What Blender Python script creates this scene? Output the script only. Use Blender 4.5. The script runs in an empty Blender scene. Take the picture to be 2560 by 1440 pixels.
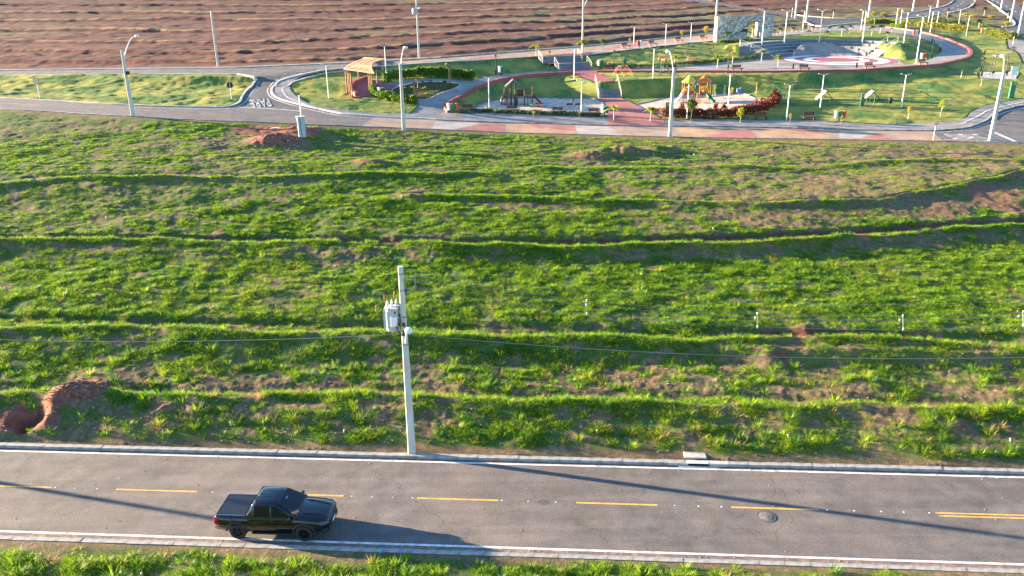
import bpy, bmesh, math, random
import numpy as np
from mathutils import Vector, Matrix
from mathutils.geometry import delaunay_2d_cdt
R = math.radians
rnd = random.Random(7)
sc = bpy.context.scene
COL = sc.collection
# ------------------------------------------------------------------ camera
F, TH, RO, HC = 2050.0, R(20.9), R(0.64), 22.1
cam = bpy.data.cameras.new('camera'); cam.sensor_width = 36; cam.lens = F/2560*36
cam.clip_end = 3000; cam.clip_start = .5
co = bpy.data.objects.new('camera', cam); COL.objects.link(co); sc.camera = co
r0 = Vector((1, 0, 0)); u0 = Vector((0, math.sin(TH), math.cos(TH))); f0 = Vector((0, math.cos(TH), -math.sin(TH)))
rr = math.cos(RO)*r0-math.sin(RO)*u0; uu = math.cos(RO)*u0+math.sin(RO)*r0
co.matrix_world = Matrix(((rr.x, uu.x, -f0.x, 0), (rr.y, uu.y, -f0.y, 0), (rr.z, uu.z, -f0.z, HC), (0, 0, 0, 1)))
# ------------------------------------------------------------------ sky, sun, exposure
SUN_EL, SUN_AZ = 9.3, 14.7          # the sun stands low on the left, a little behind the scene
sdir = Vector((-math.cos(R(SUN_AZ))*math.cos(R(SUN_EL)), math.sin(R(SUN_AZ))*math.cos(R(SUN_EL)), math.sin(R(SUN_EL))))
w = bpy.data.worlds.new('World'); sc.world = w; w.use_nodes = True
sky = w.node_tree.nodes.new('ShaderNodeTexSky'); sky.sky_type = 'NISHITA'; sky.sun_disc = False
sky.sun_elevation = R(SUN_EL); sky.sun_rotation = math.atan2(sdir.x, sdir.y)
sky.air_density = 1.0; sky.dust_density = .3; sky.ozone_density = 3.5
bg = w.node_tree.nodes['Background']; bg.inputs[1].default_value = .075
w.node_tree.links.new(sky.outputs[0], bg.inputs[0])
sl = bpy.data.lights.new('sun', 'SUN'); sl.energy = 5.0; sl.angle = R(.6); sl.color = (1, .76, .50)
so = bpy.data.objects.new('sun', sl); COL.objects.link(so)
so.rotation_euler = (-sdir).to_track_quat('-Z', 'Y').to_euler(); so.location = (-30, 10, 30)
sc.view_settings.view_transform = 'Standard'; sc.view_settings.look = 'None'
sc.view_settings.exposure = 3.02; sc.view_settings.gamma = 1; sc.view_settings.use_curve_mapping = False
sc.render.engine = 'CYCLES'
sc.cycles.max_bounces = 5; sc.cycles.diffuse_bounces = 3; sc.cycles.transparent_max_bounces = 4
# ------------------------------------------------------------------ pixel helpers
def ray(px, py):
    d = f0+rr*((px-1280)/F)-uu*((py-720)/F)
    return d
def at(px, py, z=0.0):
    d = ray(px, py); t = (z-HC)/d.z
    return Vector((d.x*t, d.y*t, z))
_lat = np.random.RandomState(5).rand(64, 256, 256)
def vn(x, y, s=0):
    L = _lat[s % 64]; xi = np.floor(x).astype(int); yi = np.floor(y).astype(int); fx = x-xi; fy = y-yi
    fx = fx*fx*(3-2*fx); fy = fy*fy*(3-2*fy); a = xi & 255; b = (xi+1) & 255; c = yi & 255; d = (yi+1) & 255
    return (L[a, c]*(1-fx)+L[b, c]*fx)*(1-fy)+(L[a, d]*(1-fx)+L[b, d]*fx)*fy
def fbm(x, y, s=0, o=4, g=.5):
    t = 0; a = 1; n = 0
    for i in range(o):
        t = t+a*vn(x*2**i+i*17.3, y*2**i+i*9.1, s+i); n += a; a *= g
    return t/n
def sstep(a, b, x):
    t = np.clip((x-a)/(b-a), 0, 1); return t*t*(3-2*t)
# ------------------------------------------------------------------ road frame (u along the near road, v across it)
RA = math.atan(-.067); RC, RS = math.cos(RA), math.sin(RA)
def rv(u, v, z=0.0): return Vector((u*RC-v*RS, 31.03+u*RS+v*RC, z))
# ------------------------------------------------------------------ terrain from break lines
BL = []
def bl(pts):
    w3 = [p if isinstance(p, Vector) else at(*p) for p in pts]
    a = w3[0]+(w3[0]-w3[1])*(60/max(1, (w3[0]-w3[1]).length)); b = w3[-1]+(w3[-1]-w3[-2])*(60/max(1, (w3[-1]-w3[-2]).length))
    a.z = w3[0].z; b.z = w3[-1].z
    w3 = [a]+w3+[b]; o = []
    for p, q in zip(w3, w3[1:]):
        for i in range(12): o.append(p.lerp(q, i/12))
    o.append(w3[-1])
    ph = np.array([math.atan2(p.x, p.y) for p in o]); D = np.array([math.hypot(p.x, p.y) for p in o]); z = np.array([p.z for p in o])
    k = np.argsort(ph); BL.append((ph[k], D[k], z[k]))
bl([Vector((-70, 3, -1.2)), Vector((70, 3, -1.2))])
bl([rv(-60, -12, -.45), rv(0, -11, -.3), rv(60, -12, -.2)])
for v, z in ((-3.9, .12), (-3.6, 0), (3.2, 0), (3.6, .15)): bl([rv(-60, v, z), rv(60, v, z)])
bl([(0, 1078, .42), (1280, 1088, .42), (2560, 1125, .4)])
bl([(0, 998, .95), (500, 1012, .95), (1280, 1022, .95), (2000, 1030, .92), (2560, 1045, .9)])
bl([(0, 975, .75), (1280, 998, .75), (2560, 1010, .72)])
bl([(0, 902, 1.25), (1280, 908, 1.05), (2560, 918, .95)])
bl([(0, 830, 1.9), (640, 843, 1.85), (1100, 852, 1.75), (1700, 864, 1.65), (2560, 882, 1.55)])
bl([(0, 800, 1.5), (640, 812, 1.45), (1100, 822, 1.4), (1700, 835, 1.35), (2560, 852, 1.3)])
bl([(0, 785, 1.85), (1280, 803, 1.75), (2560, 832, 1.6)])
bl([(0, 650, 2.75), (640, 655, 2.65), (1280, 662, 2.5), (1800, 655, 2.4), (2200, 640, 2.3), (2560, 612, 2.25)])
bl([(0, 609, 3.35), (640, 613, 3.25), (1100, 620, 3.15), (1500, 623, 3.1), (1900, 611, 3.0), (2200, 592, 2.95), (2560, 567, 2.85)])
bl([(0, 600, 2.7), (640, 603, 2.65), (1100, 608, 2.6), (1500, 609, 2.55), (1900, 597, 2.5), (2200, 579, 2.45), (2560, 556, 2.4)])
bl([(0, 590, 3.15), (1500, 597, 3.0), (1900, 586, 2.95), (2560, 545, 2.8)])
bl([(0, 530, 3.8), (900, 502, 4.05), (1280, 503, 3.9), (1500, 509, 3.75), (1900, 515, 3.6), (2200, 504, 3.6), (2400, 468, 3.7), (2560, 432, 3.8)])
bl([(0, 463, 5.05), (640, 450, 4.9), (1100, 438, 4.7), (1500, 430, 4.4), (2000, 425, 4.05), (2560, 405, 3.95)])
bl([(0, 300, 7.3), (500, 325, 6.6), (1000, 350, 5.3), (1700, 372, 4.45), (2560, 378, 4.0)])
B1 = [(0, 271, 7.8), (330, 291, 7.4), (640, 305, 6.8), (1000, 320, 5.9), (1280, 332, 5.2), (1700, 343, 4.7), (2040, 348, 4.4), (2560, 358, 4.1)]
bl(B1)
bl([(0, 246, 8.0), (330, 263, 7.7), (600, 266, 7.3), (760, 270, 7.0), (1000, 295, 6.1), (1280, 307, 5.4), (1700, 317, 4.85), (2200, 325, 4.5), (2560, 338, 4.3)])
bl([(0, 235, 8.15), (640, 240, 7.9), (860, 262, 7.1), (1100, 283, 6.2), (1500, 294, 5.45), (1950, 302, 5.05), (2300, 306, 4.8), (2560, 300, 4.8)])
bl([(0, 215, 8.5), (640, 215, 8.4), (860, 228, 7.9), (1100, 240, 7.4), (1230, 250, 6.2), (1400, 247, 6.0), (1750, 240, 5.95), (1980, 227, 6.6), (2150, 212, 7.1), (2300, 203, 7.3), (2560, 190, 7.6)])
bl([(0, 205, 8.8), (640, 203, 8.9), (860, 212, 8.6), (1100, 213, 8.2), (1230, 207, 7.9), (1400, 193, 7.95), (1500, 205, 7.9), (1750, 190, 8.35), (2000, 183, 8.55), (2300, 168, 8.6), (2420, 148, 8.7), (2560, 140, 8.75)])
bl([(0, 195, 9.1), (640, 193, 9.4), (1100, 185, 8.9), (1300, 181, 8.4), (1480, 174, 8.4), (1700, 166, 8.5), (1900, 148, 8.6), (1960, 139, 8.6), (2194, 139, 8.6), (2263, 152, 8.6), (2350, 132, 8.7), (2420, 125, 8.75), (2560, 118, 8.8)])
bl([(0, 187, 9.3), (600, 185, 9.6), (800, 177, 9.8), (1100, 157, 10.0), (1349, 142, 10.0), (1553, 128, 10.1), (1640, 118, 10.2), (1783, 104, 10.4), (1905, 101, 10.5), (2000, 107, 10.6), (2157, 105, 10.6), (2255, 110, 10.4), (2345, 108, 9.6), (2400, 98, 9.4), (2560, 88, 9.6)])
bl([(0, 176, 9.5), (600, 168, 10.0), (870, 158, 10.2), (1100, 144, 10.3), (1446, 117, 10.5), (1640, 98, 10.7), (1783, 82, 10.9), (1900, 72, 11), (2054, 62, 10.9), (2218, 60, 10.7), (2400, 60, 10.5), (2560, 58, 10.5)])
def arc(D, z0, z1): bl([Vector((math.sin(R(a))*D, math.cos(R(a))*D, z0+(z1-z0)*(a+60)/120)) for a in range(-60, 61, 10)])
arc(290, 17.6, 13.0); arc(760, 30, 26)
NBL = len(BL)
def base(x, y, full=False):
    x = np.asarray(x, float); y = np.asarray(y, float); ph = np.arctan2(x, y); D = np.hypot(x, y)
    Dp = np.interp(ph, BL[0][0], BL[0][1]); zp = np.interp(ph, BL[0][0], BL[0][2])
    z = zp.copy() if hasattr(zp, 'copy') else zp; k = np.zeros_like(D); far = np.zeros_like(D)
    for i in range(1, NBL):
        Dn = np.maximum(np.interp(ph, BL[i][0], BL[i][1]), Dp+.25); zn = np.interp(ph, BL[i][0], BL[i][2])
        t = (D-Dp)/(Dn-Dp); m = (t > 0) if i == 1 else (t >= 0)
        tt = np.clip(t, 0, 1)
        z = np.where(m, zp+(zn-zp)*tt, z); k = np.where(m, i-1+tt, k)
        if i == NBL-2: D27 = Dp
        Dp, zp = Dn, zn
    if full: return z, k, D-D27, ph, D
    return z
def bz(x, y): return float(base(np.array([x]), np.array([y]))[0])
_ts = np.concatenate([np.arange(22, 200, .4), np.arange(200, 600, 2)])
def G(px, py):
    d = ray(px, py); q = math.hypot(d.x, d.y); X = d.x/q*_ts; Y = d.y/q*_ts; Z = HC+d.z/q*_ts
    g = Z-base(X, Y); i = int(np.argmax(g <= 0))
    if g[i] > 0: i = len(g)-1
    if i == 0: i = 1
    t = g[i-1]/(g[i-1]-g[i]+1e-9); t = min(max(t, 0), 1)
    return Vector((X[i-1]+(X[i]-X[i-1])*t, Y[i-1]+(Y[i]-Y[i-1])*t, 0)) + Vector((0, 0, bz(X[i-1]+(X[i]-X[i-1])*t, Y[i-1]+(Y[i]-Y[i-1])*t)))
def HT(P, px, pyt):                     # height above P of the image row pyt
    d = ray(px, pyt); return HC+d.z/math.hypot(d.x, d.y)*math.hypot(P.x, P.y)-P.z
def dens(pts, step, closed=True):
    o = []; n = len(pts)
    for i in range(n if closed else n-1):
        a, b = pts[i], pts[(i+1) % n]; m = max(1, int((b-a).length/step))
        for j in range(m): o.append(a.lerp(b, j/m))
    if not closed: o.append(pts[-1])
    return o
def smooth(pts, closed=False, n=5):
    o = []; N = len(pts)
    for i in range(N if closed else N-1):
        g = lambda j: pts[j % N] if closed else pts[min(max(j, 0), N-1)]
        p0, p1, p2, p3 = g(i-1), g(i), g(i+1), g(i+2)
        for j in range(n):
            t = j/n; o.append(.5*((2*p1)+(p2-p0)*t+(2*p0-5*p1+4*p2-p3)*t*t+(3*p1-p0-3*p2+p3)*t**3))
    if not closed: o.append(pts[-1])
    return o
def GP(l): return [Vector(G(*p)[:2]) for p in l]
def inpoly(x, y, P):
    ins = np.zeros(x.shape, bool); px = np.array([p[0] for p in P]); py = np.array([p[1] for p in P])
    bb = (x > px.min()) & (x < px.max()) & (y > py.min()) & (y < py.max()); idx = np.nonzero(bb)
    X = x[idx]; Y = y[idx]; r = np.zeros(X.shape, bool); n = len(P)
    for i in range(n):
        x1, y1, x2, y2 = px[i], py[i], px[(i+1) % n], py[(i+1) % n]
        c = ((y1 > Y) != (y2 > Y)) & (X < (x2-x1)*(Y-y1)/((y2-y1) if y2 != y1 else 1e-9)+x1); r ^= c
    ins[idx] = r; return ins
# ------------------------------------------------------------------ materials
M = {}
def mat(name, c, rough=.7, var=.15, scale=3.0, c2=None, bump=0.0, bscale=40, metal=0, coat=0, spec=.5, stretch=None, trans=0, emit=0, c3=None, s3=.4):
    m = bpy.data.materials.new(name); m.use_nodes = True; nt = m.node_tree; N, L = nt.nodes, nt.links; b = N['Principled BSDF']
    tc = N.new('ShaderNodeTexCoord'); src = tc.outputs['Object']
    if stretch:
        mp = N.new('ShaderNodeMapping'); mp.inputs['Scale'].default_value = stretch; L.new(src, mp.inputs[0]); src = mp.outputs[0]
    n = N.new('ShaderNodeTexNoise'); n.inputs['Scale'].default_value = scale; n.inputs['Detail'].default_value = 6; L.new(src, n.inputs[0])
    mx = N.new('ShaderNodeMix'); mx.data_type = 'RGBA'
    c = tuple(c); d = tuple(c2) if c2 else tuple(max(0, v*(1-2*var)) for v in c); e = c if c2 else tuple(min(1, v*(1+2*var)) for v in c)
    mx.inputs[6].default_value = (*e, 1); mx.inputs[7].default_value = (*d, 1)
    cr = N.new('ShaderNodeMapRange'); cr.inputs[1].default_value = .3; cr.inputs[2].default_value = .7
    L.new(n.outputs[0], cr.inputs[0]); L.new(cr.outputs[0], mx.inputs[0]); out = mx.outputs[2]
    if c3:
        n3 = N.new('ShaderNodeTexNoise'); n3.inputs['Scale'].default_value = s3; n3.inputs['Detail'].default_value = 5; L.new(src, n3.inputs[0])
        r3 = N.new('ShaderNodeMapRange'); r3.inputs[1].default_value = .45; r3.inputs[2].default_value = .65; L.new(n3.outputs[0], r3.inputs[0])
        m3 = N.new('ShaderNodeMix'); m3.data_type = 'RGBA'; L.new(r3.outputs[0], m3.inputs[0]); L.new(out, m3.inputs[6]); m3.inputs[7].default_value = (*c3, 1); out = m3.outputs[2]
    L.new(out, b.inputs['Base Color'])
    b.inputs['Roughness'].default_value = rough; b.inputs['Metallic'].default_value = metal; b.inputs['Coat Weight'].default_value = coat
    b.inputs['Specular IOR Level'].default_value = spec
    if bump:
        nb = N.new('ShaderNodeTexNoise'); nb.inputs['Scale'].default_value = bscale; nb.inputs['Detail'].default_value = 4; L.new(src, nb.inputs[0])
        bp = N.new('ShaderNodeBump'); bp.inputs['Strength'].default_value = bump; bp.inputs['Distance'].default_value = .03; L.new(nb.outputs[0], bp.inputs['Height']); L.new(bp.outputs[0], b.inputs['Normal'])
    if trans:
        t = N.new('ShaderNodeBsdfTranslucent'); L.new(out, t.inputs[0]); ms = N.new('ShaderNodeMixShader'); ms.inputs[0].default_value = trans
        L.new(b.outputs[0], ms.inputs[1]); L.new(t.outputs[0], ms.inputs[2]); L.new(ms.outputs[0], N['Material Output'].inputs[0])
    M[name] = m; return m
def leafmat(name, c, c2, trans=.45, rough=.5, rand=True):
    m = mat(name, c, rough, c2=c2, scale=.8, trans=trans, spec=.3); nt = m.node_tree; N, L = nt.nodes, nt.links
    if rand:
        oi = N.new('ShaderNodeObjectInfo'); mixn = [x for x in N if x.type == 'MIX'][0]
        ad = N.new('ShaderNodeMath'); ad.operation = 'MULTIPLY_ADD'; ad.inputs[1].default_value = .8; ad.inputs[2].default_value = -.4
        sm = N.new('ShaderNodeMath'); sm.operation = 'ADD'; sm.use_clamp = True
        mr = [x for x in N if x.type == 'MAP_RANGE'][0]
        L.new(oi.outputs['Random'], ad.inputs[0]); L.new(ad.outputs[0], sm.inputs[0]); L.new(mr.outputs[0], sm.inputs[1]); L.new(sm.outputs[0], mixn.inputs[0])
    return m
def asphalt(name, c, dust, tint):
    m = mat(name, c, .85, .12, 1.2, bump=.9, bscale=55, c3=dust, s3=.22); nt = m.node_tree; N, L = nt.nodes, nt.links; b = N['Principled BSDF']
    src = b.inputs['Base Color'].links[0].from_socket
    tc = [x for x in N if x.type == 'TEX_COORD'][0]
    mp = N.new('ShaderNodeMapping'); mp.inputs['Scale'].default_value = (.06, 1.1, 1); mp.inputs['Rotation'].default_value = (0, 0, -RA); L.new(tc.outputs['Object'], mp.inputs[0])
    st = N.new('ShaderNodeTexNoise'); st.inputs['Scale'].default_value = 1.6; st.inputs['Detail'].default_value = 5; L.new(mp.outputs[0], st.inputs[0])
    fine = N.new('ShaderNodeTexNoise'); fine.inputs['Scale'].default_value = 11; fine.inputs['Detail'].default_value = 3; L.new(tc.outputs['Object'], fine.inputs[0])
    a = N.new('ShaderNodeMapRange'); a.inputs[1].default_value = .35; a.inputs[2].default_value = .65; a.inputs[3].default_value = .84; a.inputs[4].default_value = 1.1; L.new(st.outputs[0], a.inputs[0])
    f = N.new('ShaderNodeMapRange'); f.inputs[1].default_value = .3; f.inputs[2].default_value = .7; f.inputs[3].default_value = .78; f.inputs[4].default_value = 1.22; L.new(fine.outputs[0], f.inputs[0])
    mu0 = N.new('ShaderNodeMath'); mu0.operation = 'MULTIPLY'; L.new(a.outputs[0], mu0.inputs[0]); L.new(f.outputs[0], mu0.inputs[1])
    vo = N.new('ShaderNodeTexVoronoi'); vo.feature = 'DISTANCE_TO_EDGE'; vo.inputs['Scale'].default_value = .16; wn = N.new('ShaderNodeTexNoise'); wn.inputs['Scale'].default_value = .9; wn.inputs['Detail'].default_value = 6
    wa = N.new('ShaderNodeVectorMath'); wa.operation = 'MULTIPLY_ADD'; wa.inputs[1].default_value = (2.2, 2.2, 0); L.new(tc.outputs['Object'], wn.inputs[0]); L.new(wn.outputs[1], wa.inputs[0]); L.new(tc.outputs['Object'], wa.inputs[2]); L.new(wa.outputs[0], vo.inputs[0])
    ck = N.new('ShaderNodeMapRange'); ck.inputs[1].default_value = .001; ck.inputs[2].default_value = .006; ck.inputs[3].default_value = .72; ck.inputs[4].default_value = 1; L.new(vo.outputs['Distance'], ck.inputs[0])
    bl2 = N.new('ShaderNodeTexNoise'); bl2.inputs['Scale'].default_value = .55; bl2.inputs['Detail'].default_value = 7; bl2.inputs['Roughness'].default_value = .65; L.new(tc.outputs['Object'], bl2.inputs[0])
    bm = N.new('ShaderNodeMapRange'); bm.inputs[1].default_value = .35; bm.inputs[2].default_value = .65; bm.inputs[3].default_value = .84; bm.inputs[4].default_value = 1.14; L.new(bl2.outputs[0], bm.inputs[0])
    mu1 = N.new('ShaderNodeMath'); mu1.operation = 'MULTIPLY'; L.new(ck.outputs[0], mu1.inputs[0]); L.new(bm.outputs[0], mu1.inputs[1])
    mu = N.new('ShaderNodeMath'); mu.operation = 'MULTIPLY'; L.new(mu0.outputs[0], mu.inputs[0]); L.new(mu1.outputs[0], mu.inputs[1])
    vm = N.new('ShaderNodeVectorMath'); vm.operation = 'SCALE'; L.new(src, vm.inputs[0]); L.new(mu.outputs[0], vm.inputs['Scale']); L.new(vm.outputs[0], b.inputs['Base Color'])
    return m
def paver(name, c, c2, mortar, bw=.6, bh=.3):
    m = mat(name, c, .8, bump=.0); nt = m.node_tree; N, L = nt.nodes, nt.links; b = N['Principled BSDF']
    tc = [x for x in N if x.type == 'TEX_COORD'][0]
    br = N.new('ShaderNodeTexBrick'); br.inputs['Scale'].default_value = 1; br.inputs['Brick Width'].default_value = bw; br.inputs['Row Height'].default_value = bh
    br.inputs['Mortar Size'].default_value = .02; br.inputs['Color1'].default_value = (*c, 1); br.inputs['Color2'].default_value = (*c2, 1); br.inputs['Mortar'].default_value = (*mortar, 1)
    L.new(tc.outputs['Object'], br.inputs[0])
    n = N.new('ShaderNodeTexNoise'); n.inputs['Scale'].default_value = .5; n.inputs['Detail'].default_value = 6; L.new(tc.outputs['Object'], n.inputs[0])
    a = N.new('ShaderNodeMapRange'); a.inputs[1].default_value = .3; a.inputs[2].default_value = .7; a.inputs[3].default_value = .75; a.inputs[4].default_value = 1.2; L.new(n.outputs[0], a.inputs[0])
    vm = N.new('ShaderNodeVectorMath'); vm.operation = 'SCALE'; L.new(br.outputs[0], vm.inputs[0]); L.new(a.outputs[0], vm.inputs['Scale']); L.new(vm.outputs[0], b.inputs['Base Color'])
    return m
asphalt('asphalt_near', (.108, .099, .096), (.134, .117, .108), 1)
asphalt('asphalt_far', (.105, .102, .105), (.135, .12, .112), 1)
asphalt('asphalt_dark', (.06, .065, .075), (.075, .08, .09), 1)
mat('white_paint', (.70, .68, .64), .7, .10, 9, c3=(.42, .39, .36), s3=2.6)
mat('yellow_paint', (.68, .38, .06), .7, .12, 9, c3=(.42, .26, .1), s3=3)
mat('concrete_kerb', (.29, .28, .26), .85, .18, 3, bump=.2, c3=(.13, .12, .11), s3=1.1)
mat('concrete_light', (.5, .48, .43), .8, .12, 3, bump=.3, c3=(.36, .34, .3), s3=1)
mat('gutter_dirt', (.22, .155, .12), .95, .25, 4, bump=.6, c3=(.12, .1, .09), s3=1.5)
mat('pole_concrete', (.52, .50, .45), .75, .08, 2.5, bump=.2, bscale=20, stretch=(1, 1, .3))
mat('pole_dim', (.48, .44, .38), .75, .12, 2.5)
paver('paver_grey', (.30, .28, .26), (.23, .215, .205), (.16, .15, .145))
paver('paver_sand', (.46, .40, .33), (.38, .33, .28), (.28, .24, .2))
paver('paver_tan', (.40, .27, .18), (.34, .24, .17), (.24, .17, .12))
paver('paver_orange', (.46, .28, .15), (.40, .25, .14), (.28, .18, .1))
paver('paver_pink', (.42, .15, .12), (.36, .13, .11), (.25, .1, .09))
mat('red_floor', (.30, .09, .095), .75, .12, 2, c3=(.27, .075, .085), s3=.5)
mat('red_wall', (.30, .06, .045), .6, .12, 2)
mat('white_floor', (.74, .72, .69), .6, .05, 2)
mat('step_grey', (.14, .15, .175), .8, .12, 3)
mat('tier_grey', (.15, .165, .19), .8, .12, 3)
mat('sand', (.50, .40, .31), .95, .14, 1.5, bump=1, bscale=6)
mat('mulch', (.045, .04, .022), .95, .3, 2, c3=(.1, .085, .03), s3=1.2)
mat('white_metal', (.72, .72, .70), .4, .04, 2)
mat('black_metal', (.012, .012, .012), .45, .1, 3)
mat('steel_grey', (.28, .3, .32), .4, .1, 4, metal=.6)
mat('cable_grey', (.2, .2, .2), .5, .1, 3, metal=.4)
mat('cable_dark', (.1, .1, .105), .6, .1, 3)
mat('lamp_glass', (.75, .75, .72), .15, .03, 2, coat=.5)
mat('wood_bench', (.095, .035, .022), .55, .25, 6, stretch=(.5, 4, 4))
mat('bench_leg', (.10, .045, .03), .7, .1, 4)
mat('wood_pergola', (.22, .10, .038), .6, .25, 5, stretch=(4, 4, .4))
mat('wood_dark', (.085, .032, .022), .6, .25, 5)
mat('roof_dark', (.10, .075, .075), .7, .2, 5)
mat('trunk', (.17, .13, .09), .9, .3, 8)
mat('trunk_pale', (.40, .36, .30), .9, .2, 8)
mat('stone', (.58, .54, .47), .9, .3, 2.6, bump=.5, c3=(.30, .27, .23), s3=2.4)
mat('cream_wall', (.62, .52, .36), .8, .06, 2)
for n_, c_ in dict(green=(.01, .19, .075), red=(.62, .07, .035), yellow=(.75, .47, .05), orange=(.72, .16, .025), blue=(.03, .16, .55), white=(.74, .75, .74), dgreen=(.01, .09, .045), teal=(.005, .17, .12)).items():
    mat('plastic_'+n_, c_, .38, .05, 2)
leafmat('palm_leaf', (.34, .36, .03), (.13, .22, .025), .4)
leafmat('palm_dark', (.05, .11, .03), (.03, .07, .025), .3)
leafmat('tree_leaf', (.11, .16, .03), (.05, .085, .02), .35)
leafmat('yellow_leaf', (.40, .33, .04), (.2, .2, .03), .4)
leafmat('hedge_leaf', (.16, .28, .02), (.05, .12, .015), .4)
leafmat('strip_leaf', (.07, .14, .05), (.03, .075, .03), .35)
leafmat('red_leaf', (.26, .035, .035), (.10, .04, .02), .35)
leafmat('copper_leaf', (.28, .15, .06), (.12, .06, .03), .35)
leafmat('dry_flower', (.55, .33, .16), (.4, .25, .12), .3)
leafmat('dry_stem', (.36, .27, .13), (.25, .19, .09), .3)
mat('car_paint', (.0012, .002, .006), .2, .02, 1, coat=.8, spec=.4)
mat('car_trim', (.012, .012, .012), .55, .1, 5)
mat('car_glass', (.004, .006, .008), .05, .02, 1, spec=.4)
mat('tonneau', (.004, .005, .009), .42, .1, 2)
mat('tyre', (.018, .018, .018), .85, .1, 9)
mat('rim_black', (.016, .016, .018), .35, .05, 2, metal=.5)
mat('tail_red', (.42, .005, .008), .15, .05, 2, coat=1)
mat('brake_red', (.5, .02, .02), .4, .05, 2)
mat('head_glass', (.12, .13, .15), .08, .1, 5, coat=1, metal=.5)
mat('chrome_dark', (.25, .26, .28), .2, .05, 2, metal=.9)
mat('plate_white', (.7, .7, .7), .4, .02, 2)
mat('manhole_iron', (.15, .125, .105), .6, .3, 12, bump=.6, bscale=60)
mat('red_dirt', (.27, .095, .055), .95, .28, 3, bump=1, bscale=10, c3=(.38, .2, .13), s3=1.5)
mat('brown_dirt', (.20, .085, .055), .95, .28, 3, bump=1, bscale=14, c3=(.30, .17, .11), s3=2.5)
mat('rubble', (.36, .28, .22), .9, .3, 6)
mat('hole_black', (.004, .004, .004), .95, .02, 2)
mat('porcelain', (.28, .12, .06), .3, .1, 3)
mat('tank_grey', (.40, .43, .45), .45, .05, 2)
mat('text_green', (.02, .5, .12), .6, .02, 2)
mat('pebble_dark', (.02, .018, .016), .9, .02, 2)
# ------------------------------------------------------------------ object helpers
def link(o, parent=None):
    COL.objects.link(o)
    if parent is not None: o.parent = parent
    return o
def tag(o, label=None, cat=None, group=None, kind=None):
    if label: o['label'] = label
    if cat: o['category'] = cat
    if group: o['group'] = group
    if kind: o['kind'] = kind
    return o
def thing(name, loc, label, cat, group=None, rz=0.0):
    o = bpy.data.objects.new(name, None); o.empty_display_size = .2; link(o); o.location = loc; o.rotation_euler = (0, 0, rz)
    return tag(o, label, cat, group)
class MB:
    def __init__(s): s.v = []; s.f = []; s.sm = []
    def add(s, v, f, smooth=False):
        n = len(s.v); s.v += [tuple(p) for p in v]; s.f += [tuple(i+n for i in q) for q in f]; s.sm += [smooth]*len(f); return s
    def box(s, c, size, rz=0.0, mtx=None):
        x, y, z = [d/2 for d in size]; m = Matrix.Rotation(rz, 4, 'Z')
        if mtx is not None: m = mtx
        v = [Vector(c)+(m @ Vector((i*x, j*y, k*z))) for i in (-1, 1) for j in (-1, 1) for k in (-1, 1)]
        return s.add(v, [(0, 1, 3, 2), (4, 6, 7, 5), (0, 4, 5, 1), (2, 3, 7, 6), (0, 2, 6, 4), (1, 5, 7, 3)])
    def bar(s, a, b, wd, ht=None):
        a = Vector(a); b = Vector(b); d = b-a; q = d.to_track_quat('X', 'Z').to_matrix().to_4x4()
        return s.box((a+b)/2, (d.length, wd, ht or wd), mtx=q)
    def tube(s, pts, r, n=8, cap=True):
        pts = [Vector(p) for p in pts]; rs = r if isinstance(r, (list, tuple)) else [r]*len(pts); V = []; Fc = []
        for i, p in enumerate(pts):
            d = (pts[min(i+1, len(pts)-1)]-pts[max(i-1, 0)]).normalized()
            a = d.orthogonal().normalized() if abs(d.z) > .95 else d.cross(Vector((0, 0, 1))).normalized()
            if abs(d.z) > .95: a = (Vector((1, 0, 0))-d*d.x).normalized()
            b = d.cross(a)
            for j in range(n): t = 2*math.pi*j/n; V.append(p+(a*math.cos(t)+b*math.sin(t))*rs[i])
        for i in range(len(pts)-1):
            for j in range(n): Fc.append((i*n+j, i*n+(j+1) % n, (i+1)*n+(j+1) % n, (i+1)*n+j))
        s.add(V, Fc, True)
        if cap: s.add([V[j] for j in range(n)], [tuple(range(n))[::-1]]); s.add([V[-n+j] for j in range(n)], [tuple(range(n))])
        return s
    def lathe(s, prof, c=(0, 0, 0), n=16, axis='Z', sm=True):
        V = []; Fc = []; c = Vector(c)
        for r_, h in prof:
            for j in range(n):
                t = 2*math.pi*j/n; p = (r_*math.cos(t), r_*math.sin(t), h)
                if axis == 'Y': p = (p[0], p[2], p[1])
                if axis == 'X': p = (p[2], p[0], p[1])
                V.append(c+Vector(p))
        for i in range(len(prof)-1):
            for j in range(n): Fc.append((i*n+j, i*n+(j+1) % n, (i+1)*n+(j+1) % n, (i+1)*n+j))
        return s.add(V, Fc, sm)
    def build(s, name, m, parent=None, bevel=0, smooth=None, loc=None):
        me = bpy.data.meshes.new(name); me.from_pydata([tuple(p) for p in s.v], [], s.f); me.materials.append(M[m] if isinstance(m, str) else m)
        me.polygons.foreach_set('use_smooth', s.sm if smooth is None else [smooth]*len(s.f)); me.update()
        o = bpy.data.objects.new(name, me); link(o, parent)
        if loc is not None: o.location = loc
        if bevel:
            b = o.modifiers.new('bevel', 'BEVEL'); b.width = bevel; b.segments = 2; b.limit_method = 'ANGLE'
        return o
def copy_tree(o, parent=None):
    c = o.copy(); COL.objects.link(c); c.parent = parent
    for ch in list(o.children): copy_tree(ch, c)
    return c
ORD = ['first', 'second', 'third', 'fourth', 'fifth', 'sixth', 'seventh', 'eighth', 'ninth', 'tenth', 'eleventh', 'twelfth', 'thirteenth', 'fourteenth', 'fifteenth', 'sixteenth', 'seventeenth', 'eighteenth', 'nineteenth', 'twentieth']
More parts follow.
